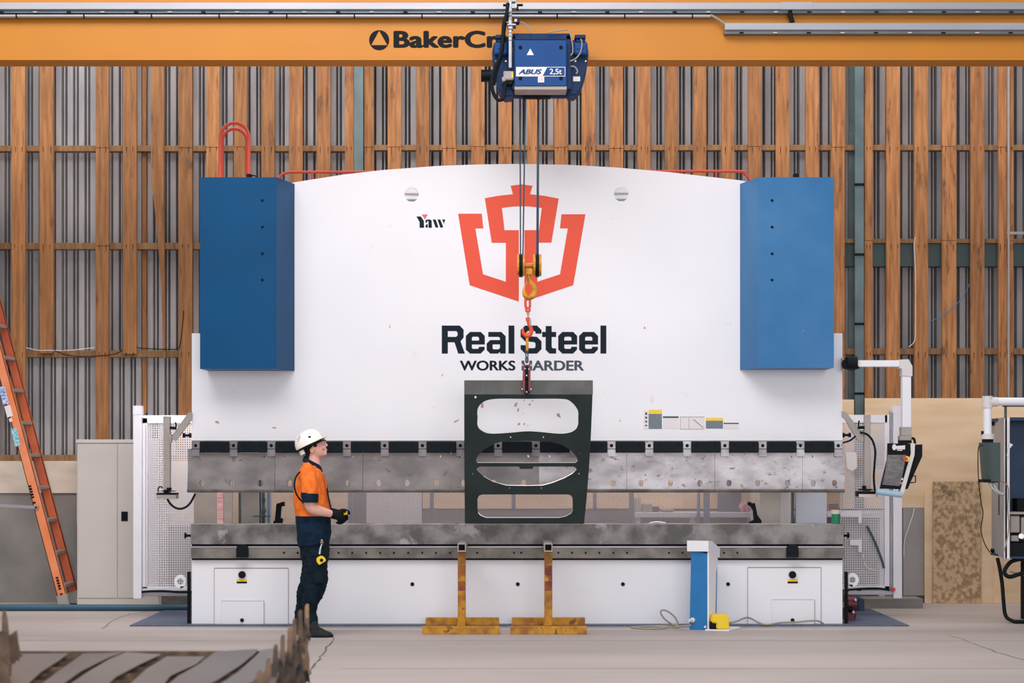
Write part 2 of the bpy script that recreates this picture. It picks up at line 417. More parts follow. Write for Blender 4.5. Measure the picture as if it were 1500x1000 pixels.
DS = 17.42           # front of the studs
SC_L = 3.745
studs = []   # px left, right, top py, bottom py, material
for a, b, bot in ((17, 37, 624), (58, 78, 517), (140, 159, 665), (180, 200, 518), (221, 240, 515), (261, 281, 665), (302, 321, 665), (343, 362, 665), (383, 402.5, 665)):
    studs.append((a, b, bot, WOODB))
for a, b in ((423, 443), (464, 484), (505, 518), (533, 547), (568, 588), (610, 629), (648, 668), (690, 710), (731, 750), (772, 789), (812, 831), (852, 872), (893, 913),
             (934, 953.5), (974, 993), (1016, 1035), (1057, 1076), (1096.5, 1116), (1137, 1157), (1180, 1199), (1218, 1238)):
    studs.append((a, b, 665, WOODA))
for a, b in ((1266, 1278), (1299, 1319), (1340, 1360), (1380.5, 1401), (1422, 1442), (1463, 1475), (1480, 1485)):
    studs.append((a, b, 665, WOODA))
for i in range(1, 6): studs.insert(0, (17 - 41 * i, 37 - 41 * i, 665, WOODB))
for i in range(1, 6): studs.append((1462 + 41 * i + 4, 1482 + 41 * i + 4, 665, WOODA))
n = 0
for a, b, bot, m in studs:
    g = G(); x0, x1 = X(a, DS), X(b, DS); zt = 6.6
    if a == 221:
        # the stud that tapers away under the upper girt
        pts = [(x0, 6.6), (x0, Z(262, DS)), (X(225, DS), Z(290, DS)), (X(232, DS), Z(365, DS)), (X(236.5, DS), Z(430, DS)), (X(239, DS), Z(524, DS)), (X(242, DS), Z(524, DS)), (X(241, DS), Z(400, DS)), (x1, Z(330, DS)), (x1, 6.6)]
        g.prism(pts, 'y', DS, DS + 0.05)
    else:
        # joints between boards at the girts
        zb = Z(bot, DS)
        cuts = [6.6]
        if 41 < a < 1500 and random.random() < 0.45: cuts.append(Z(216 + random.uniform(-2, 2), DS))
        if 400 > a or a > 1240:
            if random.random() < 0.4: cuts.append(Z(360 if a < 400 else 352, DS))
        cuts.append(zb)
        for c0, c1 in zip(cuts, cuts[1:]):
            dx = random.uniform(-.004, .004)
            g.box(x0 + dx, x1 + dx, DS, DS + 0.05, c1, c0 - 0.004, 0.003)
        # nail stains where it crosses the girts
    o = obj('timber_stud', g, m)
    if -5 < b and a < 1500 and a != 221:
        h = G()
        for yy in ((217, 360, 518) if (a < 400 or a > 1240) else (217,)):
            if yy > bot: continue
            for xx in (a + (b - a) * .28, a + (b - a) * .78):
                xx += random.uniform(-1, 1); L1 = random.uniform(4, 10)
                h.pprism([(xx - .6, yy - 2), (xx + .5, yy - 2), (xx + .35, yy + L1 - 3), (xx - .2, yy + L1)], DS - .001, DS)
        obj('nail_stain', h, BLACK if random.random() < .2 else mat('nail_rust', (70, 44, 34), .8), o)
    vis = -5 < b and a < 1500
    if vis:
        n += 1; lb = 'timber wall stud, %s from the left end of the back wall' % order(n)
        if a == 221: lb = 'timber wall stud that tapers to a thin point, beside the blue cover'
    else: lb = 'timber wall stud out of view beyond the %s end of the wall' % ('left' if a < 0 else 'right')
    struct(o, lb, 'wall stud', 'timber studs on the back wall')
# thin stud behind the girts
g = G(); g.box(X(208.5, 17.56), X(214.5, 17.56), 17.56, 17.60, Z(605, 17.56), 6.6)
struct(obj('timber_batten', g, WOODB), 'narrow pale batten behind the girts', 'batten')
# nails on studs (one mark mesh per girt line is a stain pattern of the girt)
DG = 17.47
def girt(y0, y1, xa, xb, nm, lb):
    g = G(); g.box(X(xa, DG), X(xb, DG), DG, DG + 0.09, Z(y1, DG), Z(y0, DG), 0.004)
    return struct(obj('timber_girt', g, GIRT), lb, 'wall girt', 'horizontal girts')
girt(213, 221.5, -500, 517, 0, 'upper horizontal timber girt on the left of the steel column')
girt(212, 220, 533, 1251, 0, 'upper horizontal timber girt between the two steel columns')
girt(212, 220, 1267, 2000, 0, 'upper horizontal timber girt at the right end of the wall')
girt(355.5, 365, -500, 517, 0, 'middle horizontal timber girt left of the blue cover')
girt(349.5, 356, 1236, 1251, 0, 'short middle girt between the right blue cover and steel column')
girt(349.5, 356, 1267, 2000, 0, 'middle horizontal timber girt above the green steel beam')
girt(513, 523, -500, 517, 0, 'lower horizontal timber girt with wires running along it')
girt(510, 519, 1236, 2000, 0, 'lower horizontal timber girt above the plywood sheets')
g = G(); g.box(X(1200, 17.5), X(2000, 17.5), 17.5, 17.58, Z(390, 17.5), Z(357, 17.5))
struct(obj('steel_wall_beam', g, TEALD), 'dark green horizontal steel beam behind the right studs', 'wall beam')
# steel columns
def column(a, b, bands, lb):
    g = G(); x0, x1 = X(a, 17.38), X(b, 17.38)
    g.box(x0, x1, 17.38, 17.395, 0.0, 6.6); g.box((x0 + x1) / 2 - .005, (x0 + x1) / 2 + .005, 17.395, 17.55, 0, 6.6)
    g.box(x0 - .03, x1, 17.55, 17.56, 0, 6.6)
    r = thing('steel_column', lb, 'steel column', ((x0 + x1) / 2, 17.45, 0)); r['kind'] = 'structure'
    obj('flange', g, TEAL, r)
    for y in bands:
        h = G(); h.box(x0 - .004, x1 + .004, 17.37, 17.40, Z(y + 2, 17.38), Z(y - 1.5, 17.38)); obj('strap_band', h, BLACK, r)
    return r
column(518.5, 532, (), 'weathered green steel column behind the upper edge of the press')
column(1252.5, 1265.5, (270, 372.5, 474, 576), 'green steel column with dark bands beside the right blue cover')
# conduit
g = G(); g.tube([P(1477.5, 97, 17.38), P(1477.5, 345, 17.38), P(1477.5, 585, 17.38)], 0.014, smooth=False)
g.box(X(1476, 17.36), X(1500, 17.36), 17.37, 17.39, Z(343, 17.36), Z(339, 17.36))
tag(sobj('electrical_conduit', g, GREYM), 'thin grey vertical conduit beside the last wall studs', 'conduit')
# wires on the wall
def cable(name, pts, r, m, lb, cat='cable', sub=8):
    g = G(); g.tube(pts, r, 8, sub=sub); return tag(sobj(name, g, m), lb, cat)
D = 17.40
cable('wall_wire', [P(38, 509, D), P(56, 513, D), P(70, 513, D), P(100, 513, D), P(139, 509, D)], 0.004, PAPER, 'pale wire strung above the lower girt on the left')
cable('wall_wire', [P(80, 513, D), P(95, 519, D), P(120, 522, D), P(165, 519, D), P(180, 512, D)], 0.005, BLACK, 'dark wire sagging over the lower girt on the left')
cable('wall_wire', [P(200, 509, D), P(230, 511, D), P(258, 511, D), P(264, 504, D), P(268, 470, D), P(269, 455, D)], 0.005, BLACK, 'black wire rising beside the machine over the girt')
cable('wall_wire', [P(1341, 347, D), P(1339, 360, D), P(1341, 400, D), P(1341, 470, D), P(1340, 498, D), P(1331, 508, D)], 0.004, PAPER, 'pale cord hanging down beside a right-hand wall stud')
cable('wall_wire', [P(1362, 471, D), P(1380, 462, D), P(1400, 447, D), P(1412, 432, D), P(1421, 415, D)], 0.004, BLUE3, 'thin blue wire looping behind the right-hand studs')

# plywood and boards on the lower wall
def board(a, b, y0, y1, D, m, nm, lb, cat='board', th=0.018, bottom=None):
    g = G(); z0 = Z(y1, D) if bottom is None else bottom
    g.box(X(a, D), X(b, D), D, D + th, z0, Z(y0, D), 0.002)
    return tag(obj(nm, g, m), lb, cat)
board(-260, 112.5, 675, 722, 17.27, PLYP, 'painted_board', 'cream painted board strip on the wall behind the ladder')
board(112.5, 340, 675, 770, 17.27, PLYP, 'painted_board', 'cream painted board behind the left mesh gate')
board(341, 515, 675, 768, 17.27, PLY, 'plywood_sheet', 'plywood sheet behind the press gap beside the worker')
board(537, 618, 680, 792, 17.24, PAPER, 'white_board', 'pale whiteboard sheet behind the back mesh of the press')
board(619, 1000, 583, 745, 17.27, PLY, 'plywood_sheet', 'plywood sheet seen through the cutouts of the hanging plate')
board(1000, 1251, 585, 745, 17.275, PLY, 'plywood_sheet', 'plywood sheet behind the right end of the press')
board(1267, 1446, 583, 743.5, 17.27, PLY, 'plywood_sheet', 'large plywood sheet behind the operator panel')
board(1446, 1720, 583, 700, 17.275, PLY, 'plywood_sheet', 'plywood sheet behind the grey machine at the right edge')
board(1323, 1358, 744, 872, 17.255, mat('grey_sheet', (168, 162, 160), .5, .15, var=.2, scale=1.5), 'metal_sheet', 'grey galvanised sheet between the mesh gate and the boards')
board(1354.5, 1373, 720, 880, 17.22, PLY, 'plywood_board', 'narrow plywood offcut standing behind the strand board', bottom=0.0)
board(1366.5, 1437, 705, 880, 17.18, OSB, 'strand_board', 'mottled brown strand board leaning on the plywood', bottom=0.0)
board(1432, 1456, 700, 880, 17.215, PLY, 'plywood_board', 'pale plywood board standing beside the strand board', bottom=0.0)
board(1456, 1468, 700, 880, 17.20, PLY, 'plywood_board', 'slim plywood strip standing below the grey machine', bottom=0.0)
board(1467, 1720, 690, 880, 17.225, PLY, 'plywood_board', 'stained plywood board at the right edge of the floor', bottom=0.0)
cable('hanging_cord', [P(1339, 744, 17.2), P(1337, 755, 17.2), P(1331, 772, 17.2), P(1325, 792, 17.2), P(1324, 815, 17.2)], 0.006, PAPER, 'white cord hanging over the grey metal sheet')

# floor plates, cracks, pipe
g = G(); g.box(-3.58, 3.72, 14.86, 16.5, 0.0, 0.012)
tag(obj('trench_cover', g, MATB), 'blue grey chequered steel floor plate under the press', 'floor plate')
def crack(pts, w, lb):
    g = G(); v = [Vector((x, y, 0.0)) for x, y in pts]
    pp = []
    for a, b in zip(v, v[1:]):
        for k in range(6):
            q = a.lerp(b, k / 6); q += Vector((random.uniform(-1, 1), random.uniform(-1, 1), 0)) * 0.012; pp.append(q)
    pp.append(v[-1])
    for a, b in zip(pp, pp[1:]):
        d = (b - a); 
        if d.length < 1e-5: continue
        nrm = Vector((-d.y, d.x, 0)).normalized() * w * random.uniform(.5, 1.2)
        t = bmesh.new(); t.faces.new([t.verts.new(q) for q in (a - nrm + Vector((0, 0, .001)), b - nrm + Vector((0, 0, .001)), b + nrm + Vector((0, 0, .001)), a + nrm + Vector((0, 0, .001)))]); g.add(t)
    o = obj('floor_crack', g, mat('crack_dark', (104, 94, 90), 0.9)); struct(o, lb, 'floor crack')
def FP(px, py):
    D = EYE * F / (py - HOR); return (X(px, D), D)
crack([FP(489, 934), FP(478, 950), FP(466, 968), FP(450, 990), FP(444, 1005)], 0.009, 'jagged crack in the floor by the worker boot')
crack([FP(1386, 928), FP(1420, 940), FP(1460, 955), FP(1520, 972)], 0.006, 'thin diagonal floor crack at the right')
crack([FP(150, 921), FP(168, 907), FP(190, 899), FP(220, 895)], 0.006, 'thin floor crack left of the blue grey plate')
for y, a, b in ((938, -40, 1540), (979, 1000, 1540), (979, 500, 1000)):
    g = G(); x0, d = FP(a, y); x1, d = FP(b, y)
    g.box(x0, x1, d - .006, d + .006, 0.0005, 0.0015)
    struct(obj('floor_joint', g, mat('joint', (150, 138, 132), 0.9)), 'straight saw-cut joint running across the floor at row %d' % (1 if y == 938 else 2 if a > 900 else 3), 'floor joint')
g = G(); D = 16.35; g.cyl((X(-260, D), D, 0.035), (X(276, D), D, 0.035), 0.033, 20)
tag(sobj('floor_pipe', g, PIPE), 'long dark teal pipe lying on the floor by the cabinet', 'pipe')
g = G(); D = 16.3; g.box(X(233, D), X(277, D), D + .1, D + .4, 0, Z(872, D), 0.01)
tag(obj('concrete_block', g, mat('block_stone', (136, 128, 116), 0.9, rgb2=(104, 98, 88), scale=12)), 'stained concrete block on the floor beside the cabinet', 'block')

# ================================================================== cabinet
D = 16.72
r = thing('storage_cabinet', 'tall light grey steel cabinet beside the orange ladder', 'cabinet', (X(160, D), D, 0))
g = G(); g.pbox(113, 232, 648, 877, D, D + .5); obj('body', g, CABG, r)
g = G(); g.pbox(111.5, 233, 643.5, 648.5, D - .02, D + .5, .003); obj('top', g, CABG, r)
g = G(); g.box(X(113, D), X(233, D), D, D + .5, 0, Z(877, D)); obj('plinth', g, CABG, r)
g = G(); g.pbox(114, 171.6, 650, 875.5, D - .012, D, .003); obj('door', g, CABG, r)
g = G(); g.pbox(172.4, 196, 650, 875.5, D - .012, D, .003); d = obj('door', g, CABG, r)
g = G(); g.pbox(177.5, 187, 749, 763, D - .02, D - .011, .003); h = obj('handle', g, BLACK, d)
g = G(); g.cyl(P(182, 756, D - .028), P(182, 756, D - .018), .012); sobj('lock', g, BLACK, d)

# ================================================================== ladder
r = thing('step_ladder', 'tall orange fibreglass stepladder with grey feet against the concrete', 'ladder', (X(90, 16.7), 16.9, 0))
top = Vector((X(-62, 16.7), 0, Z(290, 16.7)))
def rail(y, xfoot, m, nm):
    foot = Vector((xfoot, 0, 0.05)); d = (foot - top).normalized(); nrm = Vector((d.z, 0, -d.x)) * 0.048
    g = G(); q = [(top - nrm), (top + nrm), (foot + nrm), (foot - nrm)]
    g.prism([(p.x, p.z) for p in q], 'y', y, y + 0.006)
    for s_ in (-1, 1):
        a = nrm * s_; b = nrm * (s_ * 0.86)
        g.prism([((top + a).x, (top + a).z), ((top + b).x, (top + b).z), ((foot + b).x, (foot + b).z), ((foot + a).x, (foot + a).z)], 'y', y, y + 0.035)
    return obj(nm, g, m, r), foot, d, nrm
xf = X(95, 16.7)
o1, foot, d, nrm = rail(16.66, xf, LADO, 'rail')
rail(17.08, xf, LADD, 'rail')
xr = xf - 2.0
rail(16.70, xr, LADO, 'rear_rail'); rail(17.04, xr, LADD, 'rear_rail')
nst = 12
for i in range(nst):
    tt = 0.115 * 0 + (i + 0.5) / nst
    p = foot.lerp(top, tt * 0.97)
    g = G(); g.box(p.x - 0.045, p.x + 0.045, 16.67, 17.08, p.z - 0.012, p.z + 0.022, .003); obj('step', g, GREYM, r)
for y in (16.655, 17.075):
    g = G(); p = foot + d * 0.02
    g.prism([((p - nrm * 1.15 - d * .11).x, (p - nrm * 1.15 - d * .11).z), ((p + nrm * 1.15 - d * .11).x, (p + nrm * 1.15 - d * .11).z), (p.x - .05, 0.0), (p.x + .055, 0.0)], 'y', y - .004, y + .045)
    f = obj('foot', g, GREYM, r, label='grey ladder foot')
    g = G(); g.box(p.x - .052, p.x + .057, y - .006, y + .05, 0, 0.012); obj('pad', g, RUBBER, f)
    g = G(); q = Vector((xr, 0, 0)); g.box(q.x - .05, q.x + .05, y + .04, y + .09, 0, 0.1); obj('foot', g, GREYM, r)
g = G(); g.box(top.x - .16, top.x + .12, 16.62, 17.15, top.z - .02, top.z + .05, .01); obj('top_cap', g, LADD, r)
g = G(); a = P(-120, 734, 16.64); b = P(56, 743, 16.64)
g.prism([(a.x, a.z - .016), (b.x, b.z - .016), (b.x, b.z + .016), (a.x, a.z + .016)], 'y', 16.63, 16.65)
sp = obj('spreader_bar', g, ALU, r)
g = G(); g.cyl((b.x - .02, 16.62, b.z), (b.x - .02, 16.66, b.z), .01); sobj('rivet', g, BLACK, sp)
# stickers and dark print on the near rail
ang = math.atan2(d.x, -d.z)
def on_rail(px, py, w, h, m, nm, lb=None, dy=0.0):
    p = P(px, py, 16.655)
    M = Matrix.Translation((p.x, 0, p.z)) @ Matrix.Rotation(-ang, 4, 'Y')
    g = G(); g.box(-w / 2, w / 2, 16.6555 - dy, 16.66, -h / 2, h / 2, 0, M)
    obj(nm, g, m, r, label=lb)
on_rail(5.5, 579, .062, .19, SPACK, 'sticker', 'blue and white sticker'); on_rail(12.5, 602, .062, .12, PAPER, 'sticker', 'white warning sticker')
on_rail(15.5, 615, .03, .035, PAPER, 'sticker', 'small white sticker'); on_rail(23, 640, .06, .19, CYAN, 'sticker', 'cyan sticker')
for (cx, cy) in ((47, 724), (86.5, 858)):
    for k in range(7):
        if k == 5: continue
        on_rail(cx + (k - 3) * 1.05, cy + (k - 3) * 4.0, .026, .018 + .004 * (k % 2), BLACK, 'printed_letter', None, .0006)
# ================================================================== press brake
DM = 15.0
press = thing('press_brake', 'huge white press brake with blue side covers and orange emblem', 'press brake', (0, DM, 0))
arc = [(431, 267), (500, 256), (560, 249), (640, 243), (700, 240.8), (757, 240), (830, 241.2), (900, 245), (980, 252), (1040, 259), (1084, 264)]
ramp_ = [(281, 645), (281, 488), (297, 488), (297, 290), (340, 283), (400, 272)] + arc + [(1120, 271), (1180, 281), (1218, 290), (1218, 488), (1234, 488), (1234, 645)]
g = pflat([ramp_, circ(603, 285, 10.5, 28), circ(910, 284.5, 10.5, 28)], DM, 0.12)
ram = obj('ram', g, RAMW, press, label='white arched upper plate')
for cx, cy in ((603, 285), (910, 284.5)):
    g = G(); g.cyl(P(cx, cy, DM + .014), P(cx, cy, DM + .05), S(13, DM), 28); s_ = sobj('lifting_hole', g, W_, ram)
    g = G(); g.pbox(cx - 10.5, cx + 10.5, cy - 2.4, cy - .2, DM + .001, DM + .03); obj('cross_bar', g, GREYM, ram)
    g = G(); g.pbox(cx - 8, cx + 8, cy + 6.6, cy + 9.2, DM + .008, DM + .03); obj('cross_bar', g, ALUD, ram)
EP = [(671, 312.9), (705.7, 312.9), (708, 334.5), (696.3, 334.5), (707.5, 401.5), (741, 412.5), (741, 355.5), (720.3, 355.5), (710.2, 290.2), (730, 286.6), (751.3, 284.4),
      (748, 272), (764, 269.9), (780, 272), (776.5, 284.4), (797, 286.6), (818.4, 290.7), (807.7, 355.3), (787.2, 355.3), (787.2, 412.5), (820.3, 401.5), (831.7, 334.5),
      (820.2, 334.5), (822.4, 313.7), (857.6, 313.7), (839.7, 417.6), (768.2, 441.6), (768.2, 337), (789.5, 337), (793.6, 304.5), (778, 302.6), (764, 302), (750, 302.6), (735.3, 304.5), (739, 337), (760, 337), (760, 441.6), (688, 417.6)]
obj('emblem', pflat([EP], DM - .002, .0015, DM), ORINK, ram, label='orange crowned shield emblem')
# Real Steel lettering, drawn letter by letter
def zl(pts, ox): return [(600 + (ox + a) / 4.286, 440 + b / 4.286) for a, b in pts]
ch = lambda x0, x1, y0, y1, c: [(x0 + c, y0), (x1 - c, y0), (x1, y0 + c), (x1, y1 - c), (x1 - c, y1), (x0 + c, y1), (x0, y1 - c), (x0, y0 + c)]
Rg = [[(0, 157), (112, 157), (137, 182), (137, 232), (118, 256), (145, 333), (103, 333), (80, 262), (38, 262), (38, 333), (0, 333)], [(38, 192), (90, 192), (99, 201), (99, 219), (90, 228), (38, 228)]]
Eg = [[(26, 197), (94, 197), (119, 222), (119, 276), (38, 276), (38, 297), (44, 303), (76, 303), (82, 297), (82, 290), (118, 290), (118, 308), (93, 333), (26, 333), (0, 308), (0, 222)], [(44, 227), (76, 227), (83, 234), (83, 251), (38, 251), (38, 233)]]
Ag = [[(10, 197), (92, 197), (119, 224), (119, 333), (84, 333), (84, 322), (70, 333), (22, 333), (0, 311), (0, 270), (22, 248), (83, 248), (83, 235), (75, 228), (10, 228)], [(38, 275), (83, 275), (83, 298), (74, 306), (43, 306), (37, 300), (37, 281)]]
Lg = [[(0, 157), (37, 157), (37, 333), (0, 333)]]
Sg = [[(28, 157), (103, 157), (131, 185), (131, 208), (93, 208), (93, 198), (86, 191), (45, 191), (38, 198), (38, 216), (45, 223), (103, 228), (131, 256), (131, 305), (103, 333), (28, 333), (0, 305), (0, 280), (38, 280), (38, 292), (45, 299), (86, 299), (93, 292), (93, 268), (86, 261), (28, 256), (0, 228), (0, 185)]]
Tg = [[(22, 160), (60, 160), (60, 197), (88, 197), (88, 229), (60, 229), (60, 292), (68, 300), (88, 300), (88, 333), (46, 333), (22, 309), (22, 229), (0, 229), (0, 197), (22, 197)]]
def word(spec, m, lb):
    loops = []
    for gl, ox in spec:
        for lp in gl: loops.append(zl(lp, ox))
    obj('lettering', pflat(loops, DM - .002, .0015, DM), m, ram, label=lb)
word([(Rg, 202), (Eg, 353), (Ag, 484), (Lg, 621), (Sg, 697), (Tg, 832), (Eg, 933), (Eg, 1064), (Lg, 1198)], NAVYINK, 'dark navy Real Steel lettering')
obj('lettering', text_g('WORKS', 673.5, 755, 527.8, 542.6, DM - .002, off=.03, thick=.0015), NAVYINK, ram, label='dark navy WORKS lettering')
obj('lettering', text_g('HARDER', 764, 855.5, 527.8, 542.6, DM - .002, off=.03, thick=.0015), GREYINK, ram, label='slate HARDER lettering')
# Yaw plate (letter shapes)
def yz(pts): return [(600 + a / 11.77, 260 + b / 11.77) for a, b in pts]
obj('lettering', pflat([yz([(118, 670), (195, 670), (245, 745), (250, 865), (172, 865), (172, 765)]),
                        yz([(275, 735), (300, 722), (355, 722), (380, 745), (385, 865), (325, 865), (325, 750), (305, 750), (300, 775), (272, 775)]),
                        yz([(270, 830), (300, 800), (312, 800), (312, 865), (280, 860)]),
                        yz([(398, 722), (450, 722), (495, 850), (485, 862), (448, 862)]), yz([(480, 722), (530, 722), (578, 845), (565, 862), (530, 862)]), yz([(560, 722), (615, 722), (592, 795)])],
                       DM - .002, .0015, DM), NAVYINK, ram, label='dark Yaw lettering')
obj('accent_triangle', pflat([yz([(210, 635), (315, 635), (262, 725)])], DM - .002, .0015, DM), mat('soft_red', (222, 96, 92), .5), ram, label='small red triangle above the lettering')
# scuffs, patches of lost paint
SCUFF = mat('primer_patch', (176, 116, 108), 0.8, rgb2=(206, 160, 154), scale=30)
def blob(cx, cy, w, h, rot=0, n=9):
    out = []
    for i in range(n):
        a = 2 * PI * i / n; k = random.uniform(.5, 1.15); x = w / 2 * math.cos(a) * k; y = h / 2 * math.sin(a) * k
        out.append((cx + x * math.cos(rot) - y * math.sin(rot), cy + x * math.sin(rot) + y * math.cos(rot)))
    return out
bl = [blob(706, 593, 6, 8), blob(819, 609, 9, 5, .9), blob(669, 616, 12, 2.5, -.5), blob(756, 592, 5, 9, .3), blob(759, 600, 3, 9, .2), blob(776, 592, 3, 4), blob(760, 621, 4, 5), blob(768, 621, 3, 4),
      blob(773, 623, 2, 2), blob(768, 586, 2, 3), blob(780, 587, 3, 2), blob(766, 605, 1.6, 2), blob(772, 478, 1, 1), blob(571, 478, 2, 6), blob(886, 574, 1, 2), blob(908, 616, 2, 3), blob(636, 597, 1.5, 2), blob(648, 549, 2, 5, .4),
      blob(402, 648 - 22, 8, 3), blob(318, 618, 9, 5, .6), blob(944, 480, 3, 4)]
obj('paint_scuffs', pflat(bl, DM - .0015, .001, DM), SCUFF, ram)
# stickers on the ram
def plate(nm, x0, x1, y0, y1, m, lb=None, D=DM, par=None, th=.0015, dy=.002):
    return obj(nm, pflat([[(x0, y0), (x1, y0), (x1, y1), (x0, y1)]], D - dy, th, D), m, par or ram, label=lb)
s1 = plate('warning_sticker', 950, 969.5, 600, 628, STICKB, 'slate sticker with yellow header'); plate('sticker_header', 950, 969.5, 600, 606, TAPEY, None, par=s1, dy=.0025)
s1 = plate('warning_sticker', 943, 949, 601, 629, PAPER, 'narrow pale sticker'); 
for k in range(4): plate('sticker_mark', 945, 948, 604 + k * 6, 607.5 + k * 5.5, GREYINK, None, par=s1, dy=.0025)
s1 = plate('instruction_plate', 971, 994, 609.5, 628, PAPER, 'pale instruction plate with dark header'); plate('sticker_header', 971, 994, 609.5, 612, GREYINK, None, par=s1, dy=.0025)
s1 = plate('instruction_plate', 996, 1032, 610, 628.5, PAPER, 'pale instruction plate with diagram')
obj('sticker_mark', pflat([[(1014, 614), (1017, 614), (1031, 626), (1030, 627)]], DM - .0025, .001, DM), GREYM, s1)
obj('sticker_mark', pflat([[(996, 610), (1032, 610), (1032, 611), (996, 611)], [(996, 628), (1032, 628), (1032, 628.6), (996, 628.6)], [(996, 611), (996.7, 611), (996.7, 628), (996, 628)], [(1008.8, 611), (1009.5, 611), (1009.5, 628), (1008.8, 628)]], DM - .0025, .001, DM), GREYM, s1)
s1 = plate('warning_sticker', 1034, 1059, 612, 627.5, STICKB, 'wide slate sticker with yellow header'); plate('sticker_header', 1034, 1059, 612, 616, TAPEY, None, par=s1, dy=.0025)
s1 = plate('instruction_plate', 1060, 1082, 619, 628, PAPER, 'small pale plate with dark top line'); plate('sticker_header', 1060, 1082, 619, 620.8, GREYINK, None, par=s1, dy=.0025)
# blue side covers
def cover(xa, xb, xbev, m, boltx, lb, right):
    Df = 14.64
    a, b, c = X(xa, Df), X(xb, Df), X(xbev, DM)
    if not right: pts = [(a, Df), (b, Df), (c, DM - .004), (c, DM), (a, DM)]
    else: pts = [(b, Df), (a, Df), (c, DM - .004), (c, DM), (b, DM)]
    g = G(); g.prism(pts, 'z', Z(540 if not right else 538.5, Df), Z(259.5, Df))
    o = obj('cylinder_cover', g, m, press, label=lb)
    for y in (293.5, 332.5, 371.5, 410):
        h = G(); h.cyl(P(boltx, y, Df - .004), P(boltx, y, Df + .002), .013, 14); sobj('bolt', h, BLACK, o)
    return o
cv = cover(293, 405, 431.5, BLUE, 384.3, 'blue cover at the left end', False)
cover(1111, 1221.5, 1084, BLUE_SHEEN, 1131, 'dusty dented blue cover with painted-in sheen at the right end', True)
h = G(); h.pbox(361, 368, 254.5, 260, 14.9, 14.96); h.tube([P(366, 258, 14.9), P(372, 257, 14.9), P(378, 260, 14.9)], .006); obj('hose_fitting', h, BLACK, press)
h = G(); h.pbox(1163, 1170, 254, 260, 14.9, 14.96); obj('hose_fitting', h, BLACK, press)
# red guard rails behind the top edge
g = G(); D = 15.7
g.tube([P(403, 272, D), P(408, 262, D), P(413, 256, D), P(420, 253, D), P(440, 252, D), P(560, 252, D), P(600, 252, D)], .014, sub=6)
g.tube([P(458, 252, D), P(458, 280, D)], .014, smooth=False); sobj('guard_rail', g, REDT, press, 'red tube rail at the left')
g = G(); g.tube([P(1104, 272, D), P(1098, 262, D), P(1090, 254, D), P(1080, 251, D), P(960, 251, D), P(920, 251, D)], .014, sub=6)
g.tube([P(1049, 251, D), P(1049, 280, D)], .014, smooth=False); sobj('guard_rail', g, REDT, press, 'red tube rail at the right')
def hoop(xa, xb, yt, D):
    g = G(); r_ = (xb - xa) / 2; cx = (xa + xb) / 2
    pts = [P(xa, 290, D), P(xa, yt + r_, D)] + [P(cx + r_ * math.cos(PI - PI * i / 10), yt + r_ - r_ * math.sin(PI * i / 10), D) for i in range(1, 10)] + [P(xb, yt + r_, D), P(xb, 290, D)]
    g.tube(pts, .0165, smooth=False, n=12); sobj('ladder_hoop', g, REDT, press, 'tall red bent tube hoop')
hoop(322.5, 364.5, 180, 15.2); hoop(325.5, 361.5, 188.5, 15.65)
# clamp row
for k in range(18):
    cx = 286.4 + 55.4 * k; D = 14.885
    loops = [[(cx - 5.8, 646), (cx + 5.8, 646), (cx + 5.8, 668), (cx - 5.8, 668)], circ(cx, 652.5, 2.6, 14)]
    lug = obj('clamp_lug', pflat(loops, D, .06), STEELR if k > 10 else STEEL, press)
    h = G(); h.cyl(P(cx, 652.5, D + .02), P(cx, 652.5, D + .05), S(2.9, D), 14); sobj('bolt', h, BLACK, lug)
    h = G(); h.pbox(cx - 5.8, cx + 5.8, 656.8, 657.6, D - .0015, D); obj('joint_line', h, CLAMP, lug)
    if k < 17:
        g = G(); g.pbox(cx + 6.3, cx + 49.2, 646.2, 662.5, 14.86, 14.98, .006); c = obj('tool_clamp', g, CLAMP, press)
        for q in (14, 41):
            h = G(); h.cyl(P(cx + q, 651, 14.852), P(cx + q, 651, 14.862), .013, 6); sobj('bolt', h, BLACK, c)
g = G(); g.pbox(281, 1234, 645, 646.8, 14.96, 15.12); obj('ram_edge', g, BEDST2, press)
g = G(); g.pbox(281, 1234, 646.5, 662, 14.99, 15.1); obj('clamp_beam', g, CLAMP, press)
# bed: steel table, rail, white base
g = G(); g.pbox(279.5, 1236, 767.5, 797, 14.95, 15.15, .003); bed = obj('bed_table', g, BEDST, press, label='dark mottled steel table')
g = G(); g.pbox(281, 1235, 796.5, 801, 15.0, 15.12); obj('slot', g, BLACK, press)
g = G(); g.pbox(279.5, 1236, 800.2, 817.5, 14.95, 15.12, .003); rail_ = obj('bed_rail', g, BEDST2, press, label='brownish steel rail with bolt holes')
g = G(); g.pbox(279.5, 1236, 799.8, 801.8, 14.945, 14.953); obj('bright_edge', g, ALU, rail_)
g = G(); g.pbox(281, 1234, 817.5, 820, 14.98, 15.1); obj('slot', g, BLACK, press)
for x in [416, 436, 476, 496, 516, 536.5, 557, 577, 598, 618.5, 638.5, 659, 699, 753, 763.5, 818, 838, 858, 878, 898.5, 918.5, 980, 1000, 1060.5, 1080]:
    h = G(); h.cyl(P(x, 809.3, 14.945), P(x, 809.3, 14.96), S(1.5, 15), 10); sobj('bolt_hole', h, BLACK, rail_)
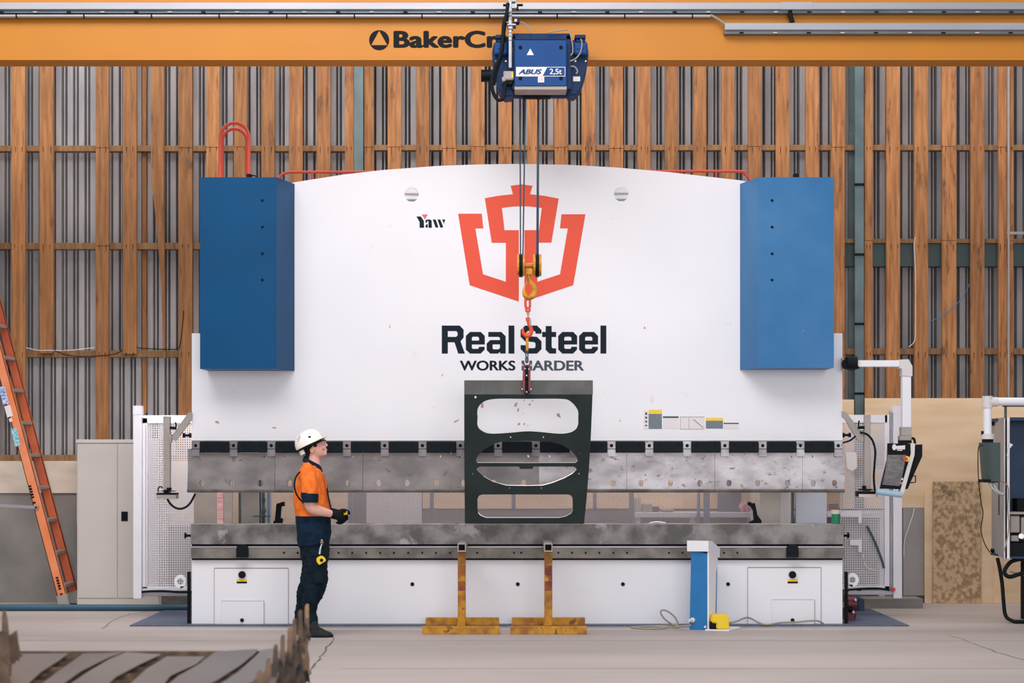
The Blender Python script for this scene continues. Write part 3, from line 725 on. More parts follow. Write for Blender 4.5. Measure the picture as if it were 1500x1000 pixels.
for x in (354.5, 1161.5):
    g = pflat([[(x - 8.5, 816), (x - 8.5, 804), (x - 7.5, 800), (x - 3.5, 797.5), (x + 3.5, 797.5), (x + 7.5, 800), (x + 8.5, 804), (x + 8.5, 816)]], 14.9, .05)
    f = obj('front_bracket', g, CLAMP, press, label='dark rounded bracket on the rail')
    for q in (-4.5, 4.5):
        h = G(); h.cyl(P(x + q, 808.5, 14.893), P(x + q, 808.5, 14.9), .009, 8); sobj('bolt', h, BLACK, f)
g = G(); g.box(X(281, DM), X(1234, DM), DM, DM + .12, 0.012, Z(819.5, DM)); base = obj('base_plate', g, BASEW, press, label='white lower front plate')
for x in (604, 758.5, 912.5, 1066.5):
    h = G(); h.cyl(P(x, 855.3, DM - .004), P(x, 855.3, DM + .01), S(2.9, DM), 18); sobj('bolt_hole', h, BLACK, base)
SEAM = mat('panel_seam', (150, 136, 140), .6)
def access(x0, x1, y0, y1, ix0, ix1, iy0, cx, lb):
    g = G(); g.pbox(x0, x1, y0, 914.6, DM - .008, DM + .002, .002); a = obj('access_panel', g, BASEW, base, label=lb)
    g = G(); g.pbox(ix0, ix1, iy0, 914.8, DM - .02, DM - .006, .003); obj('hatch', g, W_, base)
    g = G(); g.pbox(x0, x1, y0 - .7, y0 + .7, DM - .009, DM - .007); g.pbox(x0 - .5, x0 + .2, y0, 913, DM - .009, DM - .007); g.pbox(x1 - .2, x1 + .5, y0, 913, DM - .009, DM - .007); g.pbox(ix1 - .2, ix1 + .5, iy0, 914, DM - .021, DM - .019); g.pbox(ix0, ix1, iy0 - .4, iy0 + .2, DM - .021, DM - .019); obj('seam', g, SEAM, base)
    g = G(); g.cyl(P(cx, 841.5, DM - .03), P(cx, 841.5, DM), S(5.4, DM), 24); g.cyl(P(cx, 841.5, DM - .04), P(cx, 841.5, DM - .03), S(3, DM), 16); sobj('knob', g, BLACK, base)
    plate('warning_sticker', cx - 7.5, cx + 7.5, 848, 851.3, TAPEY, 'yellow and black warning strip', par=base, dy=.0105)
    plate('warning_sticker', cx - 7.5, cx + 7.5, 851.3, 854, BLACK, None, par=base, dy=.0105)
    g = G(); g.cyl(P(cx, 908, DM - .03), P(cx, 908, DM - .018), S(2.8, DM), 16); sobj('latch', g, BLACK, base)
access(314, 422, 832, 914, 324, 386.5, 880, 354.5, 'raised square panel at the left of the base')
access(1095.5, 1202.5, 831, 914, 1130, 1193, 878, 1161, 'raised square panel at the right of the base')
# row of rivets along the foot
g = G()
for x in range(284, 312, 3): g.pbox(x, x + 1.6, 913.6, 915, 14.975, 15.0)
for x in range(860, 1000, 3): g.pbox(x, x + 1.6, 913.6, 915, 14.975, 15.0)
obj('foot_strip', g, MATB, press)
# segmented conduits at the ends
for x in (277, 1239.5):
    g = G()
    for k in range(25): g.box(X(x - 2.2, 15.05), X(x + 2.2, 15.05), 15.02, 15.08, .012 + k * .0195, .012 + k * .0195 + .0135, .002)
    g.box(X(x - 1.4, 15.05), X(x + 1.4, 15.05), 15.03, 15.07, .012, .5)
    obj('energy_chain', g, BLACK, press)
# side frames behind
for x0, x1, m in ((352, 380, GREYM), (1113, 1143, GREYM)):
    g = G(); g.box(X(x0, 15.5), X(x1, 15.5), 15.5, 16.1, .012, 4.0); obj('side_frame', g, m, press)
g = G(); g.box(X(1143, 15.6), X(1161, 15.6), 15.6, 15.9, .012, 3.8); obj('side_frame', g, OFFW, press, label='pale side frame')
for x, w in ((350.5, 1.2), (1161.5, 1.4)):
    g = G(); g.box(X(x - w, 15.4), X(x + w, 15.4), 15.4, 15.46, .2, 3.0); obj('guide_rod', g, TEALD, press)
# back gauge carriages behind the left of the gap
g = G(); g.box(X(382, 15.5), X(386, 15.5), 15.5, 15.6, .3, 3); g.box(X(391.5, 15.5), X(395.5, 15.5), 15.5, 15.6, .3, 3); obj('guide_column', g, BLUEG, press)
g = G()
for y, w in ((726, 1.5), (732, 2.5), (742, 1.5), (748, 3), (755, 2.5), (762, 2)): g.pbox(385.5 - w, 385.5 + w, y - 3, y + 3, 15.4, 15.46, .004)
g.pbox(384, 387, 715, 780, 15.42, 15.46); g.pbox(370, 396, 755, 756.6, 15.38, 15.4); obj('gauge_drive', g, TEALD, press)
g = G(); g.pbox(389.3, 390.6, 700, 790, 15.5, 15.52); obj('measuring_strip', g, PALEG, press)
g = G(); g.pbox(318, 327, 700, 790, 16.0, 16.03)
obj('hose_ladder', g, mat('pink_hose', (206, 130, 134), .6, rgb2=(236, 206, 204), scale=40, stretch=(.2, 1, 4)), press, label='pinkish vertical scale strip')
# back gauge fingers standing on the table
def finger(pts, nm, lb):
    g = G(); g.pprism(pts, 15.2, 15.24); return obj(nm, g, BLACK, press, label=lb)
finger([(400, 768), (400, 763.5), (402.5, 762), (404.3, 742), (405, 738), (407, 736.6), (410.5, 736.4), (411, 735.4), (416.5, 734.8), (416.8, 741), (411.8, 741.8), (410.6, 758), (413.8, 759.5), (413.6, 765), (413, 768)], 'back_gauge_finger', 'black angled stop finger')
finger([(1094.8, 768), (1098.5, 764), (1104.5, 761), (1103.6, 748), (1099.5, 741.5), (1095.5, 739.5), (1095.8, 735), (1099.5, 735), (1101.5, 737), (1106, 736.5), (1107.5, 744), (1109.5, 754), (1115.5, 762), (1115.5, 768)], 'back_gauge_finger', 'black curved stop finger')
g = G(); g.box(X(300, 15.2), X(1215, 15.2), 15.15, 15.3, Z(775, 15.2), Z(768.5, 15.2)); obj('gauge_beam', g, BEDST, press)
# side knobs and hose spools at the ends
for x, y, sgn in ((272, 784, -1), (1243, 784, 1)):
    g = G(); g.cyl(P(x + 8 * -sgn, y, 15.05), P(x, y, 15.05), .012); g.cyl(P(x - 1.2, y, 15.05), P(x + 1.2, y, 15.05), S(5, 15), 16, r2=S(3, 15)); sobj('table_knob', g, BLACK, press)
for x, y in ((274, 637.5), (1240, 637)):
    g = G(); g.cyl(P(x - 6, y, 15.05), P(x - 3, y, 15.05), S(3.4, 15)); g.cyl(P(x - 4, y, 15.05), P(x + 4, y, 15.05), S(1.8, 15)); g.cyl(P(x + 3, y, 15.05), P(x + 6, y, 15.05), S(3.4, 15)); sobj('end_knob', g, BLACK, press)
for x, y, sgn in ((264, 851.5, 1), (1249, 849, -1)):
    ring = [[(x + 9 * math.cos(a), y + 10 * math.sin(a)) for a in [2 * PI * i / 24 for i in range(24)]], circ(x, y, 4.6, 20)]
    obj('end_bracket', pflat(ring, 15.1, .02), W_, press, label='white round eye bracket')
    g = G(); g.pbox(min(x, x + sgn * 16), max(x, x + sgn * 16), y + 7, y + 10, 15.1, 15.12); obj('end_bracket', g, W_, press)
# ------------------------------------------------------------------ punches
seams = [274, 402.5, 531.5, 660.5, 790, 918, 1047, 1175.5, 1237.5]
names = ['leftmost punch segment, with a notched outer end', 'punch segment just behind the worker helmet and chest', 'punch segment between the worker and the hanging plate', 'punch segment mostly hidden behind the hanging plate',
         'punch segment emerging at the right edge of the hanging plate', 'bright scratched punch segment right of the hanging plate', 'scratched punch segment with dark smears', 'short punch segment at the right end of the ram']
obr = [296, 339, 381.5, 424, 467, 510, 554, 596, 639, 679, 723, 767, 810, 853, 897.5, 938.5, 982, 1025, 1068, 1110, 1153.5, 1191, 1222.5]
small = [290.5, 387, 418, 516, 548, 645, 677, 774, 805, 903, 934, 1031, 1062, 1159.5, 1190, 1223]
D = 14.9
def sec(x0, x1, extra=None):
    return
for i, (a, b) in enumerate(zip(seams, seams[1:])):
    a_, b_ = a + .25, b - .25
    loops = [[(a_, 663), (b_, 663), (b_, 716), (a_, 716)]]
    for x in obr:
        if a_ + 5 < x < b_ - 5: loops.append(obround(x, 707.5, 7.4, 10.0))
    for x in small:
        if a_ + 3 < x < b_ - 3: loops.append(circ(x, 668.3, 1.5, 10))
    if i == 0: loops[0] = [(a_ + 1, 657), (a_ + 6, 657), (a_ + 6, 663), (b_, 663), (b_, 716), (a_, 716), (a_ + 1, 690)]
    r = thing('punch_tool', names[i], 'press tool', (X((a + b) / 2, D), D, Z(716, D)), 'upper punch segments')
    m = STEELR if i >= 4 else STEEL
    obj('blade', pflat(loops, D, .045), m, r)
    g = G(); zz = Z(716, D)
    g.prism([(D - .012, zz), (D + .055, zz), (D + .055, zz - .012), (D + .02, zz - .034), (D + .005, zz - .034), (D - .012, zz - .012)], 'x', X(a_, D), X(b_, D))
    obj('nose', g, BEDST2, r)
    if i != 0:
        g = G(); g.box(X(a_ + .5, D), X(b_ - .5, D), D + .01, D + .035, Z(663, D), Z(650, D)); obj('tang', g, m, r)
# ================================================================== crane girder
DB = 14.2
beam = thing('crane_girder', 'yellow overhead crane girder spanning the whole top', 'crane beam', (0, DB, Z(88, DB)))
xl, xr_ = -9.5, 9.5
zb = Z(88, DB); zt = zb + 0.86
g = G(); g.box(xl, xr_, DB + .03, DB + .27, zb + .02, zt); obj('web', g, YEL, beam)
g = G(); g.box(xl, xr_, DB, DB + .235, zb, zb + .022, .002); obj('bottom_flange', g, YEL, beam)
g = G(); g.box(xl, xr_, DB + .022, DB + .03, zb + .022, zb + .034); obj('weld_bead', g, mat('dull_yellow', (186, 122, 40), .6), beam)
g = G(); g.box(xl, xr_, DB - .02, DB + .32, zt, zt + .03); obj('top_flange', g, YEL, beam)
# festoon tracks
D = 14.12
def track(xa, xb, y0, y1, y2, nm, lb):
    g = G(); g.box(xa, xb, D, D + .09, Z(y1, D), Z(y0, D), .003); t_ = obj(nm, g, ALU, beam, label=lb)
    g = G(); g.box(xa, xb, D + .03, D + .1, Z(y2, D), Z(y1, D)); obj('track_underside', g, ALUD, t_)
    for k in range(int((xb - xa) / .3)):
        x = xa + .15 + k * .3
        if abs(x) < 4.9:
            h = G(); h.box(x - .018, x + .018, D + .02, D + .04, Z(y2 - .3, D), Z(y2 - 2, D)); obj('clip', h, PALEG if k % 2 else BLACK, t_)
    g = G(); g.box(xa, xb, D + .09, DB + .04, Z(y1, D), Z(y1, D) + .02); obj('track_bracket', g, ALUD, t_)
track(xl, xr_, 3.5, 13.5, 17.5, 'festoon_track', 'bright aluminium track above the lettering')
track(X(1062, D), xr_, 33.5, 43.5, 48, 'festoon_track', 'second aluminium track at the right')
g = G(); g.box(X(1145, D), X(1190, D), D - .006, D, Z(13.8, D), Z(3.2, D)); obj('track_joint', g, ALU, beam)
g = G(); g.cyl((xl, D + .05, Z(21.3, D)), (X(1042, D), D + .05, Z(21.3, D)), S(2.7, D), 12); sobj('conductor_tube', g, ALU, beam)
g = G()
for k in range(-7, 24): 
    x = 22 + k * 99.3 - 0
    if -20 < x < 1042: g.cyl((X(x, D) - .006, D + .05, Z(21.3, D)), (X(x, D) + .006, D + .05, Z(21.3, D)), S(3.2, D), 12)
g.box(xl, X(1042, D), D + .05, DB + .03, Z(19, D), Z(18, D)); obj('tube_joint', g, BLACK, beam)
g = G(); g.tube([P(1041, 22, D + .04), P(1050, 27, D + .04), P(1059, 33, D + .04), P(1063, 37, D + .04)], .012); sobj('supply_cable', g, CABLE, beam)
g = G(); g.tube([P(1157, 16, D + .04), P(1158, 24, D + .04), P(1161, 33, D + .04)], .022); sobj('supply_cable', g, RUBBER, beam)
# lettering on the girder
DL = DB + .027
obj('lettering', text_g('BakerCrane', 576.3, 793, 44.7, 70.2, DL, off=.042, thick=.002, spacing=1.04), BLACK, beam, label='black crane maker lettering')
cx, cy = 555.4, 58.8
obj('round_logo', pflat([circ(cx, cy, 14.7, 40), [(cx - 11.8, cy + 7.2), (cx + 12, cy + 7.2), (cx, cy - 14.0)]], DL, .002), BLACK, beam, label='black disc logo with a triangle')

# ================================================================== hoist
D = 13.9
h0 = thing('electric_hoist', 'blue electric rope hoist hanging under the yellow girder', 'hoist', (X(790, D), 14.1, Z(145, D)))
g = G(); g.pbox(753.8, 830, 58.5, 126, D - .08, D + .12, .006); pan = obj('control_panel', g, HOISTB, h0, label='flat blue front panel')
g = G(); g.pbox(753.8, 830, 125.5, 131, D - .07, D + .14); obj('panel_base', g, GREYM, h0)
g = G(); g.pbox(750.5, 836.5, 48.6, 59, D - .02, D + .14, .01); g.pbox(750.5, 754.5, 52, 130, D - .02, D + .14); g.pbox(830, 836.5, 52, 130, D - .02, D + .14); obj('housing_frame', g, HOISTD, h0)
for x in (762.3, 821.7):
    for y in (69.3, 114.5):
        k = G(); k.cyl(P(x, y, D - .09), P(x, y, D - .078), S(2.6, D), 14); b_ = sobj('panel_screw', k, BLACK, pan)
obj('triangle_sticker', pflat([[(771.5, 80.6), (782, 80.6), (776.8, 71)]], D - .083, .002), PAPER, pan, label='white triangle sticker')
obj('rating_plate', pflat([[(756, 98), (802, 98), (794.5, 111.7), (756, 111.7)]], D - .083, .002), PAPER, pan, label='white plate behind the maker name')
obj('plate_frame', pflat([[(756, 98), (828, 98), (828, 111.9), (756, 111.9)], [(756.8, 98.8), (827.2, 98.8), (827.2, 111.1), (756.8, 111.1)]], D - .0835, .002), PAPER, pan)
obj('lettering', text_g('ABUS', 759.5, 794, 101.2, 108.6, D - .0862, off=.04, shear=.3, thick=.002), HOISTB, pan, label='blue ABUS lettering')
obj('lettering', text_g('2,5t', 805, 823, 100.5, 110, D - .085, off=.02, thick=.002), PAPER, pan, label='white 2,5t lettering')
obj('sticker', pflat([[(788, 112.2), (797.2, 112.2), (797.2, 120.6), (788, 120.6)]], D - .083, .002), PAPER, pan, label='white CE sticker')
obj('lettering', text_g('CE', 789.7, 795.4, 114.4, 118, D - .085, thick=.001), PINK, pan)
# end carriages
def endc(pts, m, nm, lb, D0=13.93, D1=14.16):
    g = G(); g.pprism(pts, D0, D1); bmesh.ops.bevel(g.bm, geom=g.bm.edges[:], offset=.012, segments=2, affect='EDGES'); return sobj(nm, g, m, h0, lb)
endc([(724, 60), (750, 60), (752, 141), (737, 142), (729, 130), (726, 112), (722, 95), (720.5, 76)], HOISTD, 'end_carriage', 'left dark blue end plate')
endc([(836, 58), (858, 58), (862.5, 76), (859, 105), (852, 128), (845, 139), (832, 141)], HOISTD, 'end_carriage', 'right dark blue end plate')
for x0, x1 in ((724, 744), (840, 861)):
    g = G(); g.pbox(x0, x1, 61, 80, 13.86, 14.0, .02); g.pbox(x0 + 4, x1 - 5, 67, 72, 13.855, 13.9, .006); obj('wheel_cover', g, HOISTB, h0)
    g = G(); g.pbox(x0 + 2, x1 - 3, 50.5, 56, 13.88, 14.1, .006); g.pbox(x0 + 4, x1 - 5, 54, 61, 13.9, 14.05); obj('buffer_bracket', g, HOISTD, h0)
    for xx, yy in ((x0 + 3, 89.5), (x1 - 3, 89.5)):
        k = G(); k.cyl(P(xx, yy, 13.92), P(xx, yy, 13.94), .008, 8); sobj('bolt', k, CHROME, h0)
g = G(); g.cyl(P(704.8, 111, 14.0), P(719, 111, 14.0), S(8.8, 14), 20); g.cyl(P(706, 111, 14.0), P(707, 111, 14.0), S(9.2, 14), 20); mo = sobj('travel_motor', g, BLACK, h0)
g = G(); g.cyl(P(718, 110, 14.0), P(727, 110, 14.0), S(8, 14), 16); sobj('motor_flange', g, HOISTD, mo)
g = G(); g.pbox(737, 753, 103.5, 117, 13.84, 13.95, .012); g.pbox(735, 741, 112, 119, 13.84, 13.93, .01); obj('limit_switch', g, GREYM, h0)
g = G(); g.pbox(749.5, 751.6, 106, 114, 13.835, 13.84); obj('switch_window', g, TAPEY, h0)
g = G(); g.pbox(738, 752, 116, 124, 13.86, 13.95, .01); obj('cable_gland', g, BLACK, h0)
g = G(); g.cyl((X(741, 14.2), 14.22, Z(131, 14.2)), (X(831, 14.2), 14.22, Z(131, 14.2)), S(12.5, 14.2), 28); dr = sobj('drum', g, HOISTD, h0)
g = G(); g.cyl((X(765, 14.2), 14.22, Z(131, 14.2)), (X(806, 14.2), 14.22, Z(131, 14.2)), S(13.6, 14.2), 28); sobj('drum_guard', g, BLACK, dr)
g = G(); g.pbox(745, 749.8, 26, 99, 13.82, 13.86, .004); mast = obj('tow_arm', g, ALU, h0, label='white metal tow arm up to the track')
g = G(); g.pbox(745, 749.8, 0, 27, 13.84, 13.9, .004); g.pbox(744, 757, -8, 3, 13.86, 13.92, .01); g.pbox(743, 756, 34.5, 37, 13.8, 13.92, .004); g.pbox(737.5, 745, 31.8, 32.8, 13.82, 13.9); g.pbox(744, 751.5, 37, 43, 13.81, 13.88, .01)
g.pbox(755, 756.2, 1, 12, 13.84, 13.9); g.pbox(748, 757, 10.5, 11.6, 13.84, 13.9); obj('arm_clamp', g, ALU, mast)
for y in (16, 21, 27, 47, 52, 58): 
    g = G(); g.pbox(744.8, 750, y, y + 1, 13.815, 13.83); obj('arm_joint', g, ALUD, mast)
g = G(); g.pbox(737, 744, 5.8, 7.2, 13.85, 13.9); g.pbox(757, 766, 5.6, 7, 13.85, 13.9); g.pbox(757, 759.5, 7, 14, 13.85, 13.9); g.pbox(741, 745, 7, 12, 13.85, 13.9); obj('cable_trolley', g, BLACK, mast)
g = G(); g.pbox(752, 761, 27, 33.5, 13.8, 13.88, .01); obj('plug', g, HOISTD, mast)
g = G(); g.pbox(753.5, 757.5, 27.5, 32, 13.79, 13.82, .003); obj('plug_face', g, ALU, mast)
# cables
g = G(); g.tube([P(744, 5, 13.84), P(742, 20, 13.82), P(738, 35, 13.8), P(736.5, 55, 13.8), P(733, 80, 13.79), P(725, 100, 13.79), P(720.5, 117, 13.79), P(721.5, 132, 13.79), P(727, 144, 13.8), P(733, 146.5, 13.8), P(738, 142, 13.8), P(739, 130, 13.82), P(741, 120, 13.86)], .016, 10); sobj('power_cable', g, RUBBER, h0)
g = G(); g.tube([P(745, 20, 13.84), P(741, 35, 13.83), P(738.5, 50, 13.84), P(736, 75, 13.84), P(727, 108, 13.84), P(724, 125, 13.84)], .011, 8); sobj('power_cable', g, RUBBER, h0)
def wire(pts, r=.006, m=CABLE): 
    g = G(); g.tube([P(a, b, 13.84) for a, b in pts], r, 8); sobj('control_wire', g, m, h0)
wire([(762, 32), (768, 34.5), (774, 40), (777.5, 48)]); wire([(802, 48), (815, 45.5), (829, 43.5), (834, 47), (838, 60), (839, 76), (836, 81)])
wire([(851, 57), (852.5, 65), (850, 77), (843, 86), (835, 89.5)]); wire([(836, 97), (842, 98), (846, 104), (844, 108)])
g = pflat([[(839.5, 112), (849.8, 112), (849.8, 119), (839.5, 119)]], 13.925, .004); obj('sticker', g, PAPER, h0, label='white sticker on the right end')
# ropes, hook block
DR = 14.25
for a, b in ((761.7, 762.5), (769.6, 766.0), (788.0, 786.3), (789.0, 788.2)):
    g = G(); g.cyl(P(a, 138, DR), P(b, 378, DR), .0065, 8); sobj('wire_rope', g, GREYINK, h0)
hb = sobj('hook_block', (lambda g: (g.cyl(P(767, 389.5, DR), P(781.5, 389.5, DR), S(4.2, DR), 16), g.pbox(769.5, 780, 392, 402, DR - .04, DR + .04, .01), g.pbox(768, 781, 386, 391, DR - .045, DR + .045, .01), g.cyl(P(774.5, 400, DR), P(774.5, 408, DR), S(3.4, DR), 14), g)[-1])(G()), HOOKY, h0, 'yellow hook block')
for xa, xb in ((757.5, 768.5), (780.8, 793)):
    xm = (xa + xb) / 2
    for q0, q1 in ((xa, xm - 2.6), (xm + 2.6, xb)):
        g = G(); g.cyl(P(q0, 388.5, DR), P(q1, 388.5, DR), S(16, DR), 30, r2=None); sobj('sheave_cover', g, HOOKY, hb)
    g = G(); g.cyl(P(xm - 2.6, 389, DR), P(xm + 2.6, 389, DR), S(17, DR), 30); sobj('sheave', g, BLACK, hb)
g = G(); pts = [(774.6, 404), (774.4, 410), (771, 415), (767.2, 420), (766.3, 427), (769, 433.5), (775, 436.5), (781.5, 433.5), (784, 427), (782.5, 420), (779, 414.5), (775.8, 409)]
hk = [(774.6, 403), (775.2, 408), (778.2, 413), (781.8, 418.5), (783.2, 425), (781.2, 432), (775.4, 435.6), (769.4, 433), (767.6, 426), (768.6, 420)]
g.tube([P(a, b, DR) for a, b in hk], [.017, .018, .02, .023, .026, .027, .026, .022, .016, .007], 12); sobj('hook', g, HOOKY, hb, 'yellow load hook')
g = G(); g.tube([P(774, 409, DR), P(771.2, 414.5, DR), P(769, 420, DR), P(768.4, 424, DR)], .007, 8); sobj('safety_latch', g, HOOKY, hb)
# chain sling
def link(g, cx, y0, y1, w, r, D=DR, axis='y'):
    cyz = (y0 + y1) / 2; hh = S((y1 - y0) / 2, D) - r; ww = S(w / 2, D) - r; c = P(cx, cyz, D); pts = []
    for i in range(24):
        a = 2 * PI * i / 24; u = ww * math.cos(a); v = (hh - ww) * (1 if math.sin(a) > 0 else -1) + ww * math.sin(a) if hh > ww else hh * math.sin(a)
        pts.append((c.x + u, c.y, c.z + v) if axis == 'y' else (c.x, c.y + u, c.z + v))
    g.tube(pts, r, 8, smooth=False, closed=True)
sl = thing('chain_sling', 'orange lifting chain hanging from the yellow hook', 'chain', P(773, 500, DR))
g = G(); link(g, 773, 428, 453, 10.5, .012); sobj('master_link', g, CHAINR, sl)
g = G(); link(g, 773.3, 449, 458, 8.5, .011); sobj('connector', g, CHAINR, sl)
g = G(); link(g, 773.5, 457, 461.5, 5, .007); link(g, 773.5, 460, 465, 4, .007, axis='x'); sobj('chain_link', g, GREYM, sl)
g = G(); g.cyl(P(773.3, 465, DR), P(773.3, 470, DR), .02, 12); g.tube([P(a, b, DR) for a, b in ((773.4, 468), (774.5, 474), (777.6, 480), (778.2, 486), (774.6, 491.5), (769.5, 491), (766, 486), (766.6, 480))], [.013, .015, .017, .019, .02, .018, .014, .006], 10)
sobj('sling_hook', g, CHAINR, sl); 
g = G(); g.pbox(775, 778, 467, 478, DR - .02, DR + .02, .006); sobj('hook_latch', g, GREYM, sl)
pc = thing('plate_clamp', 'dark red plate clamp gripping the top of the cutout sheet', 'lifting clamp', P(771.5, 560, DR))
g = G(); link(g, 772.3, 486, 514, 4.2, .009); sobj('shackle', g, HOOKY, pc)
g = G(); link(g, 771.5, 511, 518, 5, .007); link(g, 771.8, 516, 524, 5, .006); link(g, 771.8, 522, 532, 5.4, .008); sobj('clamp_ring', g, GREYINK, pc)
for x0, x1 in ((766.2, 769), (774.3, 777.2)):
    g = G(); g.pprism([(x0, 533), (x1, 531), (x1, 574), (x0, 572), (x0 - .8 if x0 < 770 else x0, 556)], DR - .05, DR - .01)
    sobj('jaw', g, MAROON, pc)
g = G(); g.pprism([(768, 536), (775.5, 536), (776, 574), (772, 578), (767.8, 574)], DR - .035, DR - .004); g.pbox(768.5, 775, 536, 556, DR - .05, DR + .05, .01); sobj('clamp_body', g, BLACK, pc)
for x, y in ((765.4, 535), (777.8, 535), (765, 570), (778, 570), (771.5, 550), (771.6, 574), (769, 540), (775, 541)):
    g = G(); g.sphere(P(x, y, DR - .05), .011, n=10); sobj('pin', g, CHROME, pc)

# ================================================================== hanging plate
D = 14.27
TH = .006
outer = [(680, 556.8), (868.5, 556.8), (867.6, 590), (865.5, 640), (863, 682), (861, 710), (858.3, 740), (855.5, 767), (681, 766.8), (680.3, 700), (680, 620)]
def arcpts(pts): return [(p.x, p.y) for p in catmull([Vector((a, b, 0)) for a, b in pts], 5, True)]
h1 = [(727, 584), (770, 584), (822, 584), (836, 588), (846, 600), (847, 612), (846, 624), (838, 631.5), (826, 634.3), (812, 634), (792, 632), (772, 631), (748, 633), (722, 634.5), (709, 632), (700, 624), (699.6, 612), (700, 598), (709, 588)]
h2 = [(699, 677.3), (696.8, 674), (700, 667), (708, 659), (722, 650.5), (736, 646.5), (770, 645.6), (805, 646.5), (822, 651), (835, 658.5), (844, 668), (846, 674), (843, 677.3), (806, 677.4), (770, 677.6), (734, 677.4)]
h3 = [(703, 683.2), (760, 683.2), (762, 686.6), (779.5, 686.6), (782, 683.2), (838, 683.2), (843.5, 685.5), (844, 688), (838, 693.5), (826, 700), (810, 706.5), (795, 710.6), (770, 711), (742, 710.6), (722, 705), (708, 697), (699, 689), (698, 686)]
h4 = [(706, 724), (832, 724), (836.6, 725.5), (838.8, 730), (839, 746), (836.5, 751.5), (828, 756), (818, 757.8), (712, 757.8), (704, 754.5), (700.5, 750.5), (699.6, 746), (699.6, 730), (702, 725.5)]
loops = [outer, arcpts(h1), h2, h3, h4]
for x, y in ((696.5, 581.5), (748, 640), (796, 640), (771, 633.6 - 4 + 4), (692.5, 663), (850, 663.5), (692.5, 693.5), (848, 693.5), (746.5, 714.6), (793, 714.6)):
    if (x, y) == (771, 633.6): continue
    loops.append(circ(x, y, 1.7 if y < 600 else 1.0, 10))
r = thing('cutout_sheet', 'dark steel sheet with rounded cutouts hanging from the clamp', 'steel sheet', P(770, 767, D))
obj('sheet', pflat(loops, D, TH), SHEET, r)
g = G(); a = P(680, 556.8, D); b = P(868.5, 556.8, D); zl_ = Z(577.5, D)
g.box(a.x, b.x, D - .0015, D + .0005, zl_, a.z); sobj('bent_flange', g, SHEETB, r, 'lighter bent strip along the top')
# bright cut rims
def rim(pts, nm='cut_rim'):
    g = G(); P3 = [Vector((X(x, D), D + .001, Z(y, D))) for x, y in pts]; g.tube(P3, .004, 6, smooth=False); sobj(nm, g, EDGE, r)
q = arcpts(h1); rim([p for p in q if p[1] > 624][:])
rim(h2[11:] + [h2[0]]); rim(h3[5:16]); rim(h4[4:11])

# ================================================================== T stands
def stand(x0, px0, px1, bx0, bx1, lb):
    r = thing('support_stand', lb, 'stand', (X((px0 + px1) / 2, 14.5), 14.5, 0), 'yellow support stands')
    zt = Z(918, 14.2) + .003
    g = G(); g.box(X(x0[0], 14.2), X(x0[1], 14.2), 14.2, 14.27, 0, zt, .004); obj('foot_beam', g, RUSTY, r)
    g = G(); g.box(X(bx0, 14.86), X(bx1, 14.86), 14.86, 14.93, .012, .012 + .068, .004); obj('foot_beam', g, RUSTY, r)
    Dp = 14.5
    g = G(); g.box(X(px0 - 1, Dp), X(px1 - 1, Dp), 14.27, 14.86, .013, .055, .003); obj('cross_member', g, RUSTY, r)
    g = G(); g.box(X(px0, Dp), X(px1, Dp), Dp, Dp + .075, .05, Z(808.5, Dp), .004); po = obj('post', g, RUSTY, r)
    for y0, y1 in ((828, 842), (851, 865)):
        g = G(); g.box(X(px0, Dp) + .003, X(px1, Dp) - .003, Dp - .0015, Dp + .002, Z(y1, Dp), Z(y0, Dp)); obj('paint_band', g, RUSTB, po, label='rusty red band')
    # open square tube on top
    xa, xb, z0, z1 = X(px0 - .3, 14.35), X(px1 + .3, 14.35), Z(808, 14.35), Z(796, 14.35)
    g = pflat([[(px0 - .3, 808), (px1 + .3, 808), (px1 + .3, 795.6), (px0 - .3, 795.6)], [(px0 + 1, 806.6), (px1 - 1, 806.6), (px1 - 1, 797.2), (px0 + 1, 797.2)]], 14.35, .55); obj('top_tube', g, GREYM, r, label='open grey square tube')
    g = pflat([[(px0 + 1, 806.8), (px1 - 1, 806.8), (px1 - 1, 797), (px0 + 1, 797)]], 14.45, .01); obj('tube_plug', g, BLACK, r)
stand((618.5, 732), 670.5, 682, 623.5, 731, 'rusty yellow T-shaped stand nearer the worker')
stand((747.5, 860), 797.5, 809, 750, 857, 'rusty yellow T-shaped stand nearer the blue console')

# ================================================================== pedal console
r = thing('pedal_console', 'leaning blue and white console post in front of the press base', 'console', (X(1030, 14.6), 14.6, 0))
ang = math.radians(25)
O = Vector((X(1036.2, 14.55), 14.55, 0)); Mx = Matrix.Translation(O) @ Matrix.Rotation(ang * -1, 4, 'Z')
# local: x to the left along the blue face, y into depth along the white side
M2 = Matrix.Translation(O) @ Matrix(((math.cos(math.radians(-12)), math.sin(math.radians(28)), 0, 0), (-math.sin(math.radians(-12)) * -1, math.cos(math.radians(28)), 0, 0), (0, 0, 1, 0), (0, 0, 0, 1)))
g = G(); g.prism([(-.165, 0.0), (-.004, 0.0), (.008, .70), (-.150, .73)], 'y', .004, .24, M2)
post = obj('post', g, BLUE3, r, label='blue front of the post')
g = G(); g.prism([(.0, .008), (.235, .008), (.30, .58), (.29, .66), (.0, .80), (.0, .70)], 'x', -.002, .012, M2)
